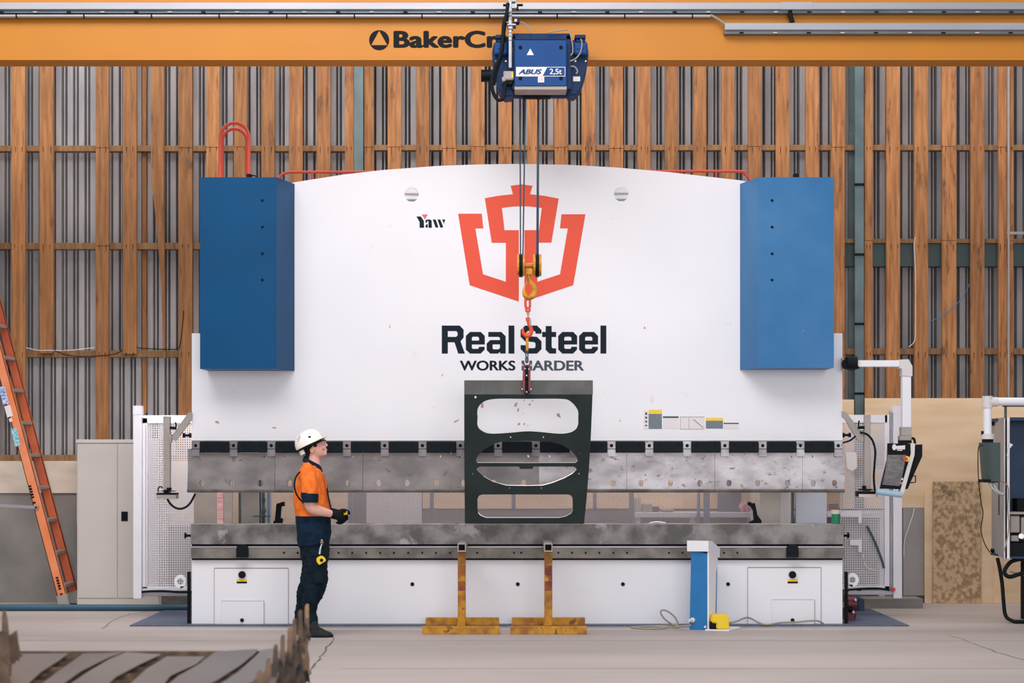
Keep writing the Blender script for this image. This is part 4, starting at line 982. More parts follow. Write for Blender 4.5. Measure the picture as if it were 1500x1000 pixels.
# white side plate with a sloping head
g = G(); g.prism([(.0, .0), (.16, .0), (.19, .52), (.23, .60), (.22, .70), (.0, .79)], 'x', .0, .014, M2); obj('side_plate', g, W_, r)
g = G(); g.prism([(-.022, .722), (-.022, .82), (.07, .815), (.275, .735), (.27, .65), (.22, .655), (.06, .722)], 'x', -.178, .018, M2); obj('cap', g, W_, r, label='white scuffed cap with a sloping side')
g = G(); g.prism([(.09, .809), (.262, .742), (.266, .748), (.09, .815)], 'x', -.06, .012, M2); obj('cap_edge', g, GREEN, r)
g = G(); g.box(.0, .22, -.06, .24, 0, .014, .003, M2); ped_base = obj('base_plate', g, W_, r)
g = G(); g.cyl(M2 @ Vector((-.135, -.012, .09)), M2 @ Vector((-.135, .01, .09)), .022); g.cyl(M2 @ Vector((-.145, -.05, .09)), M2 @ Vector((-.135, 0, .09)), .012); sobj('cable_gland', g, PAPER, r)
g = G(); g.cyl(M2 @ Vector((-.02, -.004, .03)), M2 @ Vector((-.02, .01, .03)), .011); sobj('bolt', g, PAPER, r)
# pedal
D = 14.48
pd = thing('foot_pedal', 'yellow foot pedal at the foot of the blue console', 'foot pedal', P(1055, 918, D))
g = G(); zz = .016
x0, x1 = X(1042, D), X(1068, D)
g.prism([(x0, .13), (x0 + .02, .145), (x1 - .02, .15), (x1, .135), (x1 + .002, zz), (x0 + .045, zz), (x0 + .045, .07), (x0, .075)], 'y', D, D + .16)
bmesh.ops.bevel(g.bm, geom=g.bm.edges[:], offset=.01, segments=2, affect='EDGES'); sobj('pedal_hood', g, TAPEY, pd)
g = G(); g.box(x0 - .01, x0 + .05, D + .01, D + .15, zz, .072, .004); sobj('treadle', g, BLACK, pd)
g = G(); g.tube([P(1068, 912, 14.6), P(1078, 910, 14.65), P(1092, 904.5, 14.8), P(1100, 905.5, 14.85), P(1112, 912, 14.85), P(1124, 914.5, 14.85), P(1145, 911.5, 14.88), P(1165, 911, 14.88), P(1185, 909, 14.88), P(1198, 909, 14.88), P(1206, 913, 14.9)], .0085, 8); sobj('pedal_cable', g, CABLE, pd)
# console cable with loop
g = G(); g.tube([P(1012, 915.5, 14.52), P(1000, 917, 14.52), P(985, 918.5, 14.6), P(960, 917, 14.7), P(940, 917.5, 14.75), P(925, 918.5, 14.7), P(945, 920.5, 14.6), P(968, 920, 14.6), P(974, 918.5, 14.6), P(958, 917, 14.7), P(975, 916, 14.75), P(991, 915, 14.72), P(992.5, 911, 14.72), P(987, 902, 14.72), P(976, 894, 14.72), P(968.5, 894, 14.72), P(969, 900, 14.72), P(976, 908.5, 14.72), P(987, 915, 14.72), P(996, 917, 14.6), P(1008, 916, 14.55)], .0085, 8)
sobj('console_cable', g, CABLE, r)

# ================================================================== safety mesh gates
def gate(nm, lb, px, D, sgn):
    """post pixel span, frame extents"""
    r = thing(nm, lb, 'mesh gate', (X(px['post'][0], D), D, 0))
    return r
D = 15.9
r = thing('safety_gate', 'white-framed mesh safety gate between cabinet and press', 'mesh gate', (X(230, D), D, 0), 'mesh safety gates')
g = G(); g.pbox(195, 207, 595, 876.5, D - .04, D + .04, .004); obj('post', g, FRAMEW, r)
g = G(); g.pbox(194.6, 207.4, 594, 607, D - .045, D + .045, .002); obj('post_cap', g, FRAMEW, r)
g = G(); g.pbox(208, 284, 608, 620, D, D + .04, .003); g.pbox(208.5, 216, 612, 862, D, D + .04, .003); g.pbox(208, 284, 859, 865, D, D + .04, .003); fr = obj('frame', g, FRAMEW, r)
g = G(); g.pbox(207.3, 208.8, 610, 868, D, D + .03); g.pbox(213.4, 214, 622, 860, D - .003, D); obj('hinge_line', g, BLUEG, fr)
g = G(); g.pbox(216, 284, 620, 860, D + .02, D + .0215); obj('mesh_panel', g, GATEM, r)
g = G(); g.pbox(205, 280, 866, 873, D + .02, D + .06, .004); obj('bottom_channel', g, ALU, r)
g = G(); g.tube([P(204, 868, D - .02), P(214, 866, D - .02), P(240, 865.5, D - .02), P(262, 867, D - .02), P(282, 866.5, D - .02)], .012, 8); sobj('gate_cable', g, RUBBER, r)
g = G(); g.pbox(219, 232.5, 647, 858, 16.3, 16.32); tag(obj('leaning_panel', g, mat('pale_leaning', (212, 206, 212), .6)), 'pale upright panel seen through the left mesh gate', 'panel')
r = thing('safety_gate', 'white-framed mesh safety gate beside the operator panel', 'mesh gate', (X(1290, D), D, 0), 'mesh safety gates')
g = G(); g.pbox(1309, 1321.5, 602, 876, D - .04, D + .04, .004); obj('post', g, FRAMEW, r)
g = G(); g.pbox(1308, 1321.5, 594, 605, D - .045, D + .045, .002); obj('post_cap', g, FRAMEW, r)
g = G(); g.pbox(1230, 1300, 607.5, 619, D, D + .04, .003); g.pbox(1296, 1303, 607.5, 864, D, D + .04, .003); g.pbox(1230, 1303, 858, 863, D, D + .04, .003); fr = obj('frame', g, FRAMEW, r)
g = G(); g.pbox(1303, 1309, 602, 866, D + .02, D + .05); g.pbox(1304.5, 1305.5, 602, 866, D + .0, D + .03); obj('hinge_channel', g, ALU, fr)
g = G(); g.pbox(1230, 1296, 619, 858, D + .02, D + .0215); obj('mesh_panel', g, GATEM, r)
g = G(); g.pbox(1236, 1310, 864, 871, D, D + .05, .004); obj('bottom_channel', g, ALU, r)
g = G(); g.tube([P(1238, 864, D - .02), P(1262, 862, D - .02), P(1286, 861.5, D - .02), P(1303, 864, D - .02)], .011, 8); sobj('gate_cable', g, RUBBER, r)
g = G(); g.cyl(P(1309, 863, D - .07), P(1309, 863, D), .02, 12); sobj('end_switch', g, mat('red_plastic', (190, 40, 60), .5), r)
g = G(); g.pbox(1256, 1262, 862, 865, D - .03, D, .003); obj('cable_clip', g, RUBBER, r)

# back guard behind the opening
D = 16.6
r = thing('rear_mesh_guard', 'fine wire mesh guard across the back of the press opening', 'mesh guard', (0, D, 0))
g = G(); g.box(X(284, D), X(1236, D), D, D + .0015, .3, Z(660, D)); obj('mesh_panel', g, BACKM, r)
for x0, x1 in ((509.5, 516), (629.5, 635), (749.5, 755), (868.5, 874), (1021.5 - 0, 1026), (1031, 1040)):
    g = G(); g.box(X(x0, D), X(x1, D), D + .005, D + .04, 0, Z(655, D)); obj('guard_post', g, BLUEG, r)
g = G(); g.box(X(922, 16.9), X(928.5, 16.9), 16.9, 16.95, 0, 2.3)
tag(obj('green_post', g, TEAL), 'slim green post behind the mesh at the bench end', 'post')
g = G(); g.box(X(1166, 15.7), X(1168.5, 15.7), 15.7, 15.74, 0, 2.2); g.box(X(1168, 15.72), X(1211, 15.72), 15.72, 15.74, .3, 2.2)
tag(obj('inner_door', g, mat('pale_blue_door', (200, 202, 216), .5)), 'pale bluish inner guard door at the right end of the press', 'guard door')

# bench with things behind
D = 16.95
r = thing('work_bench', 'white-topped work bench behind the rear mesh', 'bench', (X(1010, D), D, 0))
ztop = Z(750, D)
g = G(); g.box(X(930, D), X(1300, D), D - .05, D + .27, ztop - .055, ztop, .004); obj('bench_top', g, FRAMEW, r)
for x in (934, 1015, 1100, 1292):
    g = G(); g.box(X(x, D) - .03, X(x, D) + .03, D, D + .06, 0, ztop - .055); obj('leg', g, FRAMEW, r)
g = G(); g.box(X(932, D), X(1296, D), D + .02, D + .2, .35, .38); obj('lower_shelf', g, GREYM, r)
def benchthing(nm, x0, x1, y0, m, lb, cat):
    g = G(); g.box(X(x0, D), X(x1, D), D, D + .12, ztop, Z(y0, D), .008); return tag(obj(nm, g, m), lb, cat)
g = G(); c = P(934.5, 740, D); g.cyl((c.x, D + .05, ztop), (c.x, D + .05, Z(730, D)), S(5.5, D), 18); g.cyl((c.x, D + .05, Z(730, D)), (c.x, D + .05, Z(726, D)), S(5.5, D), 18, r2=S(3, D)); tag(sobj('plastic_jug', g, PALEG), 'pale plastic jug on the left end of the back bench', 'jug')
benchthing('small_box', 941, 956, 738, mat('box_tan', (176, 160, 156), .8), 'grey tan box beside the plastic jug', 'box')
benchthing('small_box', 955, 966, 742, mat('box_dark', (70, 84, 96), .6), 'dark blue box beside the tan box on the bench', 'box')
g = G(); 
for k, (x, w) in enumerate(((972, 6), (978, 5), (983, 5))): g.sphere(P(x, 747, D + .03), S(w, D), .05, S(3, D))
tag(sobj('cloth_heap', g, mat('dust_cloth', (170, 156, 142), .9)), 'low crumpled cloth on the bench', 'cloth')
g = G(); g.box(X(1052, 17.1), X(1086, 17.1), 17.1, 17.14, ztop, Z(700, 17.1)); tag(obj('dark_board', g, mat('slate_board', (104, 108, 116), .7)), 'slate grey board standing on the back bench', 'board')
g = G(); random.seed(3)
for k in range(16): g.sphere(P(1089 + random.uniform(-8, 8), 743 + random.uniform(-4, 4), D + random.uniform(0, .08)), S(random.uniform(2, 4), D), n=8)
tag(sobj('pink_cloth', g, PINK), 'pink crumpled rag bundle on the bench', 'rag')
g = G(); g.box(X(1214, D), X(1228, D), D, D + .1, ztop, Z(737, D)); tag(obj('small_box', g, mat('pinkish_card', (206, 176, 164), .8)), 'small pinkish box behind the green cup', 'box')
# things on the press table
D = 15.05
ztab = Z(767.5, 14.95) 
r = thing('plastic_cup', 'clear cup of green liquid on the right end of the press table', 'cup', (X(1224.5, D), D, ztab))
g = G(); c = X(1224.5, D); g.cyl((c, D, ztab), (c, D, ztab + .094), S(6.2, D), 20, r2=S(6.6, D)); sobj('liquid', g, GREEN, r)
g = G(); g.cyl((c, D, ztab + .094), (c, D, ztab + .13), S(6.6, D), 20, r2=S(6.9, D)); sobj('cup_wall', g, PALEG, r)
g = G(); g.tube([(X(951, D), D, ztab + .004), (X(956, D), D, ztab + .012), (X(963, D), D, ztab + .018), (X(973, D), D, ztab + .009), (X(975, D), D, ztab + .004)], .006); g.tube([(X(954, D), D + .05, ztab + .004), (X(962, D), D + .05, ztab + .012), (X(972, D), D + .05, ztab + .004)], .006)
tag(sobj('cable_coil', g, PAPER), 'small white loop of cable lying on the press table', 'cable')
g = G(); g.box(X(667, D), X(672, D), D, D + .03, ztab, ztab + .007); tag(obj('metal_offcut', g, RUST), 'tiny brown offcut on the press table by the hanging plate', 'offcut')
# tape brackets seen on the right gate
D = 15.86
for y0, lb in ((748, 'upper white angle bracket on the right mesh gate'), (790, 'lower white angle bracket on the right mesh gate')):
    xs = (1212, 1262) if y0 < 760 else (1245, 1262)
    g = pflat([[(xs[0], y0), (xs[1], y0), (xs[1], y0 + 18), (xs[1] - 4.5, y0 + 18), (xs[1] - 4.5, y0 + 8.5), (xs[0], y0 + 8.5)]], D, .015)
    tag(obj('angle_bracket', g, FRAMEW), lb, 'bracket')
g = pflat([[(1239, 662), (1254, 662), (1256, 684), (1249, 690), (1241, 686)]], D, .004); tag(obj('paper_notice', g, PAPER), 'torn white paper notice on the right mesh gate', 'paper')
g = G(); g.tube([P(1270, 770, D), P(1280, 790, D), P(1290, 815, D), P(1295, 832, D)], .012, 8); tag(sobj('gas_strut', g, TEALD), 'thin dark diagonal strut on the right mesh gate', 'strut')
g = G(); g.tube([P(1264, 812, D), P(1268, 828, D), P(1276, 834, D), P(1292, 836, D)], .004, 8); tag(sobj('thin_wire', g, PAPER), 'thin pale wire hanging on the right mesh gate', 'wire')
g = G(); g.pbox(1278, 1294, 646, 686, 16.3, 16.32); tag(obj('pale_box', g, FRAMEW), 'pale box seen through the right mesh gate', 'box')
# red pump unit beside the base
D = 15.35
r = thing('red_pump', 'dark red motor unit on the floor at the right end of the press', 'pump', (X(1245, D), D, 0))
g = G(); g.cyl(P(1240, 884, D), P(1253, 884, D), S(11, D), 20); g.cyl(P(1240, 897, D + .1), P(1252, 898, D + .1), S(10, D), 20); g.box(X(1238, D), X(1250, D), D - .05, D + .2, 0, .12); sobj('housing', g, DARKR, r)
g = G(); g.cyl(P(1238, 890, D - .05), P(1248, 892, D - .05), S(5, D), 12); sobj('coupling', g, BLACK, r)
for x, y in ((1253, 879), (1250, 897)):
    g = G(); g.sphere(P(x, y, D - .1), .018, n=10); sobj('bolt', g, CHROME, r)
g = G(); g.box(X(1258, 16.2), X(1266, 16.2), 16.2, 16.5, 0, .13); tag(obj('blue_foot_block', g, DEEPB), 'small blue perforated block under the right gate', 'block')
g = G(); g.box(X(1268, 16.6), X(1352, 16.6), 16.6, 16.93, 0, .1); tag(obj('concrete_kerb', g, CONC), 'low concrete kerb under the right gate', 'kerb')

# ================================================================== sensor arms
D = 14.95
r = thing('sensor_arm', 'grey post with laser sensor at the left end of the ram', 'sensor arm', P(244, 720, D), 'laser sensor arms')
g = G(); g.pbox(239, 248.8, 609.5, 727, D, D + .05, .004); obj('pole', g, GREYM, r)
g = G(); g.pprism([(250, 641), (257, 646), (281, 614), (281, 604), (275.5, 604)], D + .02, D + .05); g.pbox(248, 251, 636, 648, D, D + .05); obj('bracket_arm', g, GREYM, r)
g = G(); g.cyl(P(249, 626.5, D), P(258, 627, D), .014); g.tube([P(257, 629, D), P(258, 622, D), P(256.8, 618.5, D)], .008); sobj('clamp_lever', g, BLACK, r)
g = G(); g.pbox(229, 258, 724, 730.5, D - .05, D + .07, .003); hd = obj('sensor_head', g, GREYM, r); 
g = G(); g.pbox(229, 258, 721.8, 724.5, D - .051, D + .07); obj('sensor_face', g, BLACK, hd)
g = G(); g.pbox(244, 250, 714, 718, D - .02, D + .03, .004); g.pbox(236, 255, 718.6, 719.8, D - .03, D + .05); g.pbox(240, 247, 717, 722, D - .01, D + .03); g.tube([P(232, 721, D - .03), P(231.8, 715, D - .03), P(235, 712.5, D - .03), P(238, 714.5, D - .03)], .006); obj('adjuster', g, BLACK, r)
g = G(); g.tube([P(245, 730, D), P(249, 737, D), P(256, 743, D), P(264, 745, D), P(272, 742.5, D), P(279, 736, D), P(286, 723, D)], .0105, 10); sobj('sensor_cable', g, RUBBER, r)
r = thing('sensor_arm', 'grey post with laser sensor at the right end of the ram', 'sensor arm', P(1270, 720, D), 'laser sensor arms')
g = G(); g.pbox(1266.4, 1275.6, 607.5, 719, D, D + .05, .004); obj('pole', g, GREYM, r)
g = G(); g.pprism([(1234, 602), (1240, 604), (1261.5, 632), (1266, 643), (1262, 648), (1256, 644), (1238, 614), (1234, 610)], D + .02, D + .05); obj('bracket_arm', g, GREYM, r)
g = G(); g.cyl(P(1257, 626, D), P(1266, 626, D), .014); g.tube([P(1258, 627, D), P(1257.5, 621, D), P(1258.6, 616, D)], .008); sobj('clamp_lever', g, BLACK, r)
g = G(); g.pbox(1256.5, 1285, 719.5, 727.5, D - .05, D + .07, .003); hd = obj('sensor_head', g, BLACK, r)
g = G(); g.pbox(1258, 1284, 723.5, 728, D - .052, D - .048); obj('sensor_face', g, PALEG, hd)
g = G(); g.pbox(1264, 1269, 711, 716, D - .02, D + .03, .004); g.pbox(1260, 1279, 716, 718, D - .03, D + .05); obj('adjuster', g, BLACK, r)
g = G(); g.tube([P(1234, 648.5, D), P(1245, 645, D), P(1253.5, 638.5, D)], .009, 8); g.tube([P(1260, 633, D), P(1270, 636, D), P(1278, 645, D), P(1282, 660, D), P(1281, 680, D), P(1280, 700, D), P(1281.5, 719, D)], .0105, 10); sobj('sensor_cable', g, RUBBER, r)

# ================================================================== operator panel on its swing arm
D = 14.85
r = thing('operator_panel', 'black touchscreen operator panel hanging from a white swing arm', 'control panel', P(1320, 720, D))
g = G(); g.cyl(P(1240.5, 533, D + .08), P(1240.5, 533, D - .02), .05, 20); g.cyl(P(1240, 531, D), P(1255, 531, D), .058, 20); g.pprism([(1239, 523), (1250, 523), (1252, 531), (1260, 539), (1250, 542.5), (1240, 540)], D - .03, D + .06); sobj('swivel_joint', g, RUBBER, r)
g = G(); g.pbox(1250, 1322, 527.5, 537, D - .02, D + .04, .006); obj('arm_tube', g, W_, r, label='horizontal white square tube')
g = G(); g.pbox(1233, 1241, 524, 542, D + .02, D + .06); obj('wall_plate', g, GREYM, r)
g = G(); g.pprism([(1317.5, 526.5), (1331, 526), (1336.5, 536), (1336.5, 551), (1321.5, 550), (1321.5, 540), (1317.5, 539)], D - .035, D + .06); sobj('elbow', g, OFFW, r)
g = G(); g.pbox(1322, 1335, 550, 626, D - .025, D + .055, .006); obj('arm_tube', g, W_, r, label='vertical white square tube')
g = G(); g.pbox(1320.5, 1335.5, 625, 638, D - .03, D + .06, .004); g.pbox(1318.5, 1336, 638, 645, D - .035, D + .065, .006); obj('collar', g, GREYM, r)
g = G(); g.pbox(1318.5, 1335.5, 644.5, 652, D - .03, D + .06); obj('neck', g, RUBBER, r)
# head: leaning box, front face tilted
Dh = 14.70
g = G(); g.pprism([(1301.5, 649), (1340, 650), (1338, 670), (1322, 716.5), (1290, 715.5), (1300.8, 672)], Dh, Dh + .05)
hd = obj('panel_face', g, BLACK, r)
g = G(); g.pprism([(1334, 649), (1340.4, 649.5), (1339.6, 666), (1324, 722), (1320.5, 728.5), (1316, 728), (1318, 722), (1334.5, 664)], Dh - .012, Dh + .07); obj('side_trim', g, OFFW, r, label='white curved side trim')
g = G(); g.pprism([(1340, 651), (1351.2, 650.6), (1351, 668), (1341, 690), (1329.5, 716), (1325, 716), (1340, 668)], Dh + .03, Dh + .2); obj('rear_housing', g, RUBBER, r)
g = pflat([[(1301.5, 666), (1327.5, 666), (1324.6, 682), (1319, 710), (1294, 708.5), (1299.5, 684)]], Dh - .003, .004); obj('screen', g, SCREEN, hd)
g = G(); g.tube([P(1301, 665.5, Dh - .002), P(1297.5, 690, Dh - .002), P(1292.6, 709, Dh - .002), P(1318, 711, Dh - .002)], .0025, 6, smooth=False); obj('screen_bezel', g, ALU, hd)
g = G(); g.cyl(P(1328.6, 671.8, Dh - .012), P(1328.6, 671.8, Dh), .026, 20); es = sobj('emergency_stop', g, TAPEY, hd, 'yellow ring of the stop button')
g = G(); g.cyl(P(1324.8, 671.6, Dh - .05), P(1327, 671.8, Dh - .01), .017, 16); sobj('stop_button', g, mat('stop_red', (200, 60, 76), .4), es)
for y, m in ((701.5, PALEG), (707.5, mat('salmon', (236, 130, 124), .5))):
    k = G(); k.cyl(P(1321.5 - (y - 701) * .15, y, Dh - .008), P(1321.5, y, Dh), .011, 12); sobj('push_button', k, m, hd)
g = pflat([circ(1310, 654.7, 3.0, 14, 1.5), [(1313, 653), (1326, 652), (1325.6, 658), (1313, 657.5)], [(1314, 658.4), (1322, 658.6), (1321.6, 660), (1314, 659.6)]], Dh - .003, .004); obj('maker_logo', g, PAPER, hd, label='small white maker logo')
g = G(); a, b = P(1284, 719.5, Dh - .02), P(1321, 724.5, Dh - .02); g.cyl(a, b, .028, 18); sobj('handle', g, mat('pale_blue_foam', (158, 184, 206), .6), r, 'pale blue tubular handle')
g = G(); g.tube([P(1336, 641.5, Dh + .1), P(1339, 643, Dh + .1), P(1340.5, 650, Dh + .1)], .012); sobj('panel_cable', g, RUBBER, r)
g = G(); g.tube([P(1337, 697, Dh + .1), P(1341, 696.5, Dh + .1), P(1341, 706, Dh + .1), P(1334, 707, Dh + .1)], .006, smooth=False); sobj('side_bracket', g, RUBBER, r)

# ================================================================== grey machine at the right edge
D = 14.9
r = thing('grey_machine', 'grey machine cabinet with a dark blue open front at the right edge', 'machine', (X(1490, D), D, 0))
x0, x1 = X(1475, D), X(1760, D); zb, zt = Z(818, D), Z(611, D)
g = G(); g.prism([(X(1452.5, 15.6) , 15.6), (X(1452.5, 15.6) + .02, 15.6), (X(1475, D), D), (X(1472.5, D), D)], 'z', zb, zt); obj('side_panel', g, mat('brushed_grey', (164, 160, 160), .45, .2, var=.2, scale=1.2), r, label='brushed grey side panel')
g = G(); g.box(X(1472, D), X(1479, D), D, D + .03, zb, zt); obj('door_edge', g, W_, r, label='white vertical edge')
g = G(); g.box(X(1479, D), x1, D + .25, D + .27, zb, zt); g.box(X(1479, D), x1, D, D + .7, zt - .03, zt); g.box(X(1479, D), x1, D + .0, D + .6, zb, zb + .02); obj('inner_back', g, DEEPB, r)
g = G(); g.pbox(1479, 1600, 749.5, 753, D + .02, D + .2); g.pbox(1480, 1494, 755, 780, D + .05, D + .2, .01); g.pbox(1481, 1493, 784, 793, D + .05, D + .2, .01); g.pbox(1496, 1520, 757, 790, D + .05, D + .2, .01); obj('mechanism', g, GREYM, r)
g = G(); g.cyl(P(1496, 785, D + .02), P(1496, 785, D + .06), .025); sobj('shaft_end', g, CHROME, r)
g = G(); g.pbox(1478, 1600, 795, 818, D + .03, D + .24); g.pbox(1490, 1600, 730, 748, D + .1, D + .24); obj('lower_housing', g, RUBBER, r)
g = G(); g.pprism([(1478, 648), (1484, 651), (1479, 657), (1478.5, 668), (1475, 668)], D - .02, D + .01); obj('door_latch', g, W_, r)
g = G(); g.box(X(1530, D), X(1760, D), D + .05, D + .7, 0, zb); obj('plinth', g, RUBBER, r)
g = G(); g.box(X(1462, D + .3), X(1466, D + .3), D + .28, D + .3, Z(756, D), Z(655, D)); obj('vent_strip', g, TEALD, r)
for y in (620, 806):
    g = G(); g.cyl(P(1453, y, 15.5), P(1458, y + .5, 15.45), .02); sobj('side_knob', g, BLACK, r)
g = G(); g.tube([P(1455, 703, 14.8), P(1470, 706, 14.8), P(1477, 716, 14.8), P(1476, 745, 14.8), P(1478, 770, 14.8), P(1474, 795, 14.8), P(1470, 808, 14.8)], .006, 8); sobj('thin_cable', g, CABLE, r)
g = G(); g.tube([P(1461, 817, 15.2), P(1464, 830, 15.2), P(1468, 855, 15.2), P(1470, 880, 15.2), (X(1473, 15.2), 15.2, .07), (X(1480, 15.2), 15.15, .025), (X(1500, 15), 15.1, .02), (X(1560, 15), 15.2, .02)], .018, 10); sobj('floor_cable', g, RUBBER, r)
g = G(); g.tube([P(1497, 818, 15.0), P(1482, 822, 15.0), P(1473, 832, 15.0), P(1472, 840, 15.0), P(1479, 844.5, 15.0), P(1492, 841, 15.0), P(1510, 835, 15.0)], .02, 10); g.tube([P(1497, 826, 15.1), P(1502, 832, 15.1), P(1515, 838, 15.1)], .02, 10); sobj('hose', g, RUBBER, r)
g = G(); g.tube([P(1480, 837, 15.05), P(1490, 840, 15.05), P(1504, 842, 15.05)], .008); sobj('lever', g, GREYM, r)
# second pendant
D = 14.6
r = thing('pendant_controller', 'dark green control box hanging from a white elbow pipe', 'control box', P(1450, 707, D))
g = G(); g.tube([P(1560, 588.5, D), P(1468, 588, D), P(1455, 588.5, D), P(1448.5, 592, D), P(1446.5, 600, D), P(1446.5, 637, D)], S(6, D), 18, sub=5); sobj('support_pipe', g, W_, r)
g = G(); g.cyl(P(1446.5, 580, D), P(1446.5, 597, D), S(7.5, D), 20); g.cyl(P(1446.5, 588.5, D), P(1461, 588.5, D), S(7, D), 20); sobj('pipe_fitting', g, OFFW, r)
g = G(); g.cyl(P(1447, 635.5, D), P(1447, 643, D), S(9, D), 24); sobj('pipe_flange', g, OFFW, r)
g = G(); g.pbox(1470, 1560, 593.5, 595.5, D + .02, D + .06); g.pbox(1472.5, 1475, 594, 612, D + .02, D + .05); obj('hanger', g, TEALD, r)
g = G(); g.pbox(1442, 1455, 642, 649, D - .03, D + .05); obj('neck', g, RUBBER, r)
for dummy in (0,):
    g = G(); g.prism([(X(1439.5, D), D - .02), (X(1448, D), D - .09), (X(1462.5, D), D - .06), (X(1462.5, D), D + .14), (X(1440, D), D + .14)], 'z', Z(705, D), Z(648 + 0, D))
for v in g.bm.verts:
    k = (v.co.z - Z(648, D)) / (Z(705, D) - Z(648, D)); v.co.x += S(4.5, D) * k if v.co.x < X(1450, D) else 0
sobj('box_body', g, mat('green_grey_box', (70, 84, 82), .45), r)
# the controller sits lower than the pipe end
g = G(); g.tube([P(1449, 705, D - .03), P(1452, 712, D - .05), P(1457, 718, D - .06), P(1463, 722, D - .06), P(1469, 724, D - .06)], .012, 10); g.tube([P(1455, 705, D - .03), P(1457, 712, D - .05), P(1461, 718, D - .06), P(1468, 723, D - .06)], .01, 10); g.sphere(P(1469, 723.5, D - .06), .017, n=12); sobj('joystick_lever', g, ALU, r, 'curved bright lever')
g = G(); g.pbox(1441, 1463, 702, 706.5, D - .06, D + .12); obj('box_foot', g, BLACK, r)
g = G(); g.cyl(P(1439, 635, D), P(1441, 637, D), .012); g.pbox(1438.5, 1441, 631, 637, D - .01, D + .02); obj('pipe_screw', g, BLACK, r)
g = G(); g.tube([P(1440, 652, D), P(1434, 654, D), P(1432.5, 670, D), P(1433.5, 705, D), P(1437, 735, D), P(1440, 752, D), P(1437, 775, D), P(1442, 795, D), P(1450, 809, D)], .0045, 8); sobj('signal_wire', g, RUBBER, r)

# ================================================================== cutting table in the foreground
tb = thing('cutting_table', 'rusty slatted cutting table in the near foreground', 'cutting table', (-1.35, 6.0, 0))
zs = .80
ys = [(5.02, 0), (5.2, .86), (5.37, .875), (5.55, .893), (5.745, .918), (5.92, .933), (6.10, .944), (6.26, .959), (6.41, .977), (6.61, .983)]
xr0 = -.855
random.seed(11)
for i, (y, h) in enumerate(ys):
    pts = [(-2.45, zs - .14), (-2.45, zs - .014)]
    xx = -2.45
    while xx < xr0 - .10:
        pts += [(xx + .2, zs - .014)]; xx += .25
    if h:
        w1 = random.uniform(-.004, .004)
        pts += [(xr0 - .055, zs - .02), (xr0 - .035, zs + .02), (xr0 - .012 + w1, zs + .05), (xr0 - .008 + w1, h - .01), (xr0 - .002 + w1, h), (xr0 + .007 + w1, h - .003), (xr0 + .009 + w1, zs + .04), (xr0 + .004, zs - .0), (xr0 + .012, zs - .05), (xr0 + .01, zs - .14)]
    else: pts += [(xr0, zs - .02), (xr0, zs - .14)]
    g = G(); g.prism(pts, 'y', y, y + .006)
    obj('slat', g, RUST, tb)
def endpiece(pts, Dq, lb):
    g = G(); g.pprism(pts, Dq, Dq + .008); obj('slat_end', g, RUST, tb, label=lb)
endpiece([(-12, 990), (-12, 926), (2, 924), (11, 926), (13, 950), (16, 990)], 5.62, 'square brown slat end')
endpiece([(8, 990), (9, 932), (15, 929), (24, 923), (26, 940), (29, 956), (33, 961), (28, 963), (27, 968), (23, 966), (21, 972), (17, 971), (15, 990)], 5.72, 'notched brown slat end')
endpiece([(2, 960), (2.5, 903), (4, 894), (7, 893), (10, 905), (12, 922), (14, 960)], 5.85, 'tall pointed brown slat end')
endpiece([(-14, 1010), (-14, 968), (-2, 966), (4, 972), (12, 978), (16, 1010)], 5.3, 'low brown slat end')
g = G(); g.box(-2.5, -.9, 4.95, 6.64, .60, .655); g.box(-2.5, -2.44, 4.95, 6.64, .45, .72); g.box(-.94, -.9, 4.95, 6.64, .45, .68); obj('table_frame', g, mat('table_dark', (58, 54, 54), .7), tb)
for x in (-2.4, -.96):
    for y in (5.05, 6.58):
        g = G(); g.box(x - .04, x + .04, y - .04, y + .04, 0, .6); obj('leg', g, mat('table_dark', (58, 54, 54)), tb)
# dark curled scraps hanging between the right slat ends
random.seed(5)
for i, (sx, sy, Dq) in enumerate(((449, 925, 6.55), (441, 945, 6.35), (432, 955, 6.2), (424, 968, 6.0), (412, 978, 5.85), (440, 985, 6.1), (449, 990, 6.4), (426, 993, 5.7))):
    k = random.uniform(.8, 1.15)
    g = G(); g.pprism([(sx - 6 * k, sy - 6), (sx - 1, sy - 13 * k), (sx + 3, sy - 4), (sx + 6 * k, sy + 6), (sx + 5, sy + 14 * k), (sx + 1, sy + 8), (sx - 4, sy + 16 * k), (sx - 7, sy + 5)], Dq, Dq + .004)
    obj('slag_scrap', g, mat('scrap_dark', (40, 46, 50), .5, .3, rgb2=(110, 92, 80), scale=20), tb, label='dark curled metal scrap')
# cut sheets lying on the slats
def cutsheet(pts, lb, z=zs - .008):
    v = []
    for px, py in pts:
        d = (EYE - z) * F / (py - HOR); v.append((X(px, d), d))
    g = G(); g.prism(v, 'z', z, z + .003)
    return tag(obj('cut_sheet', g, CUT), lb, 'metal sheet', 'cut sheets on the slatted table')
cutsheet([(28, 958), (100, 957.5), (88, 967), (60, 985), (40, 1003), (-80, 1003), (-30, 983)], 'cut metal sheet by the left slat ends with a warm sheen')
cutsheet([(122, 958), (180, 956), (160, 963), (118, 984), (92, 1003), (60, 1003), (84, 985)], 'narrow cut metal strip beside the sheet with the warm sheen', zs - .003)
cutsheet([(184, 956), (236, 959), (206, 973), (170, 992), (158, 1003), (102, 1003), (130, 984), (160, 966)], 'cut metal piece in the middle of the slatted table')
cutsheet([(245, 962), (300, 962), (288, 973), (250, 990), (240, 1003), (190, 1003), (215, 980)], 'cut metal piece bordered by a dark slot on the table', zs - .003)
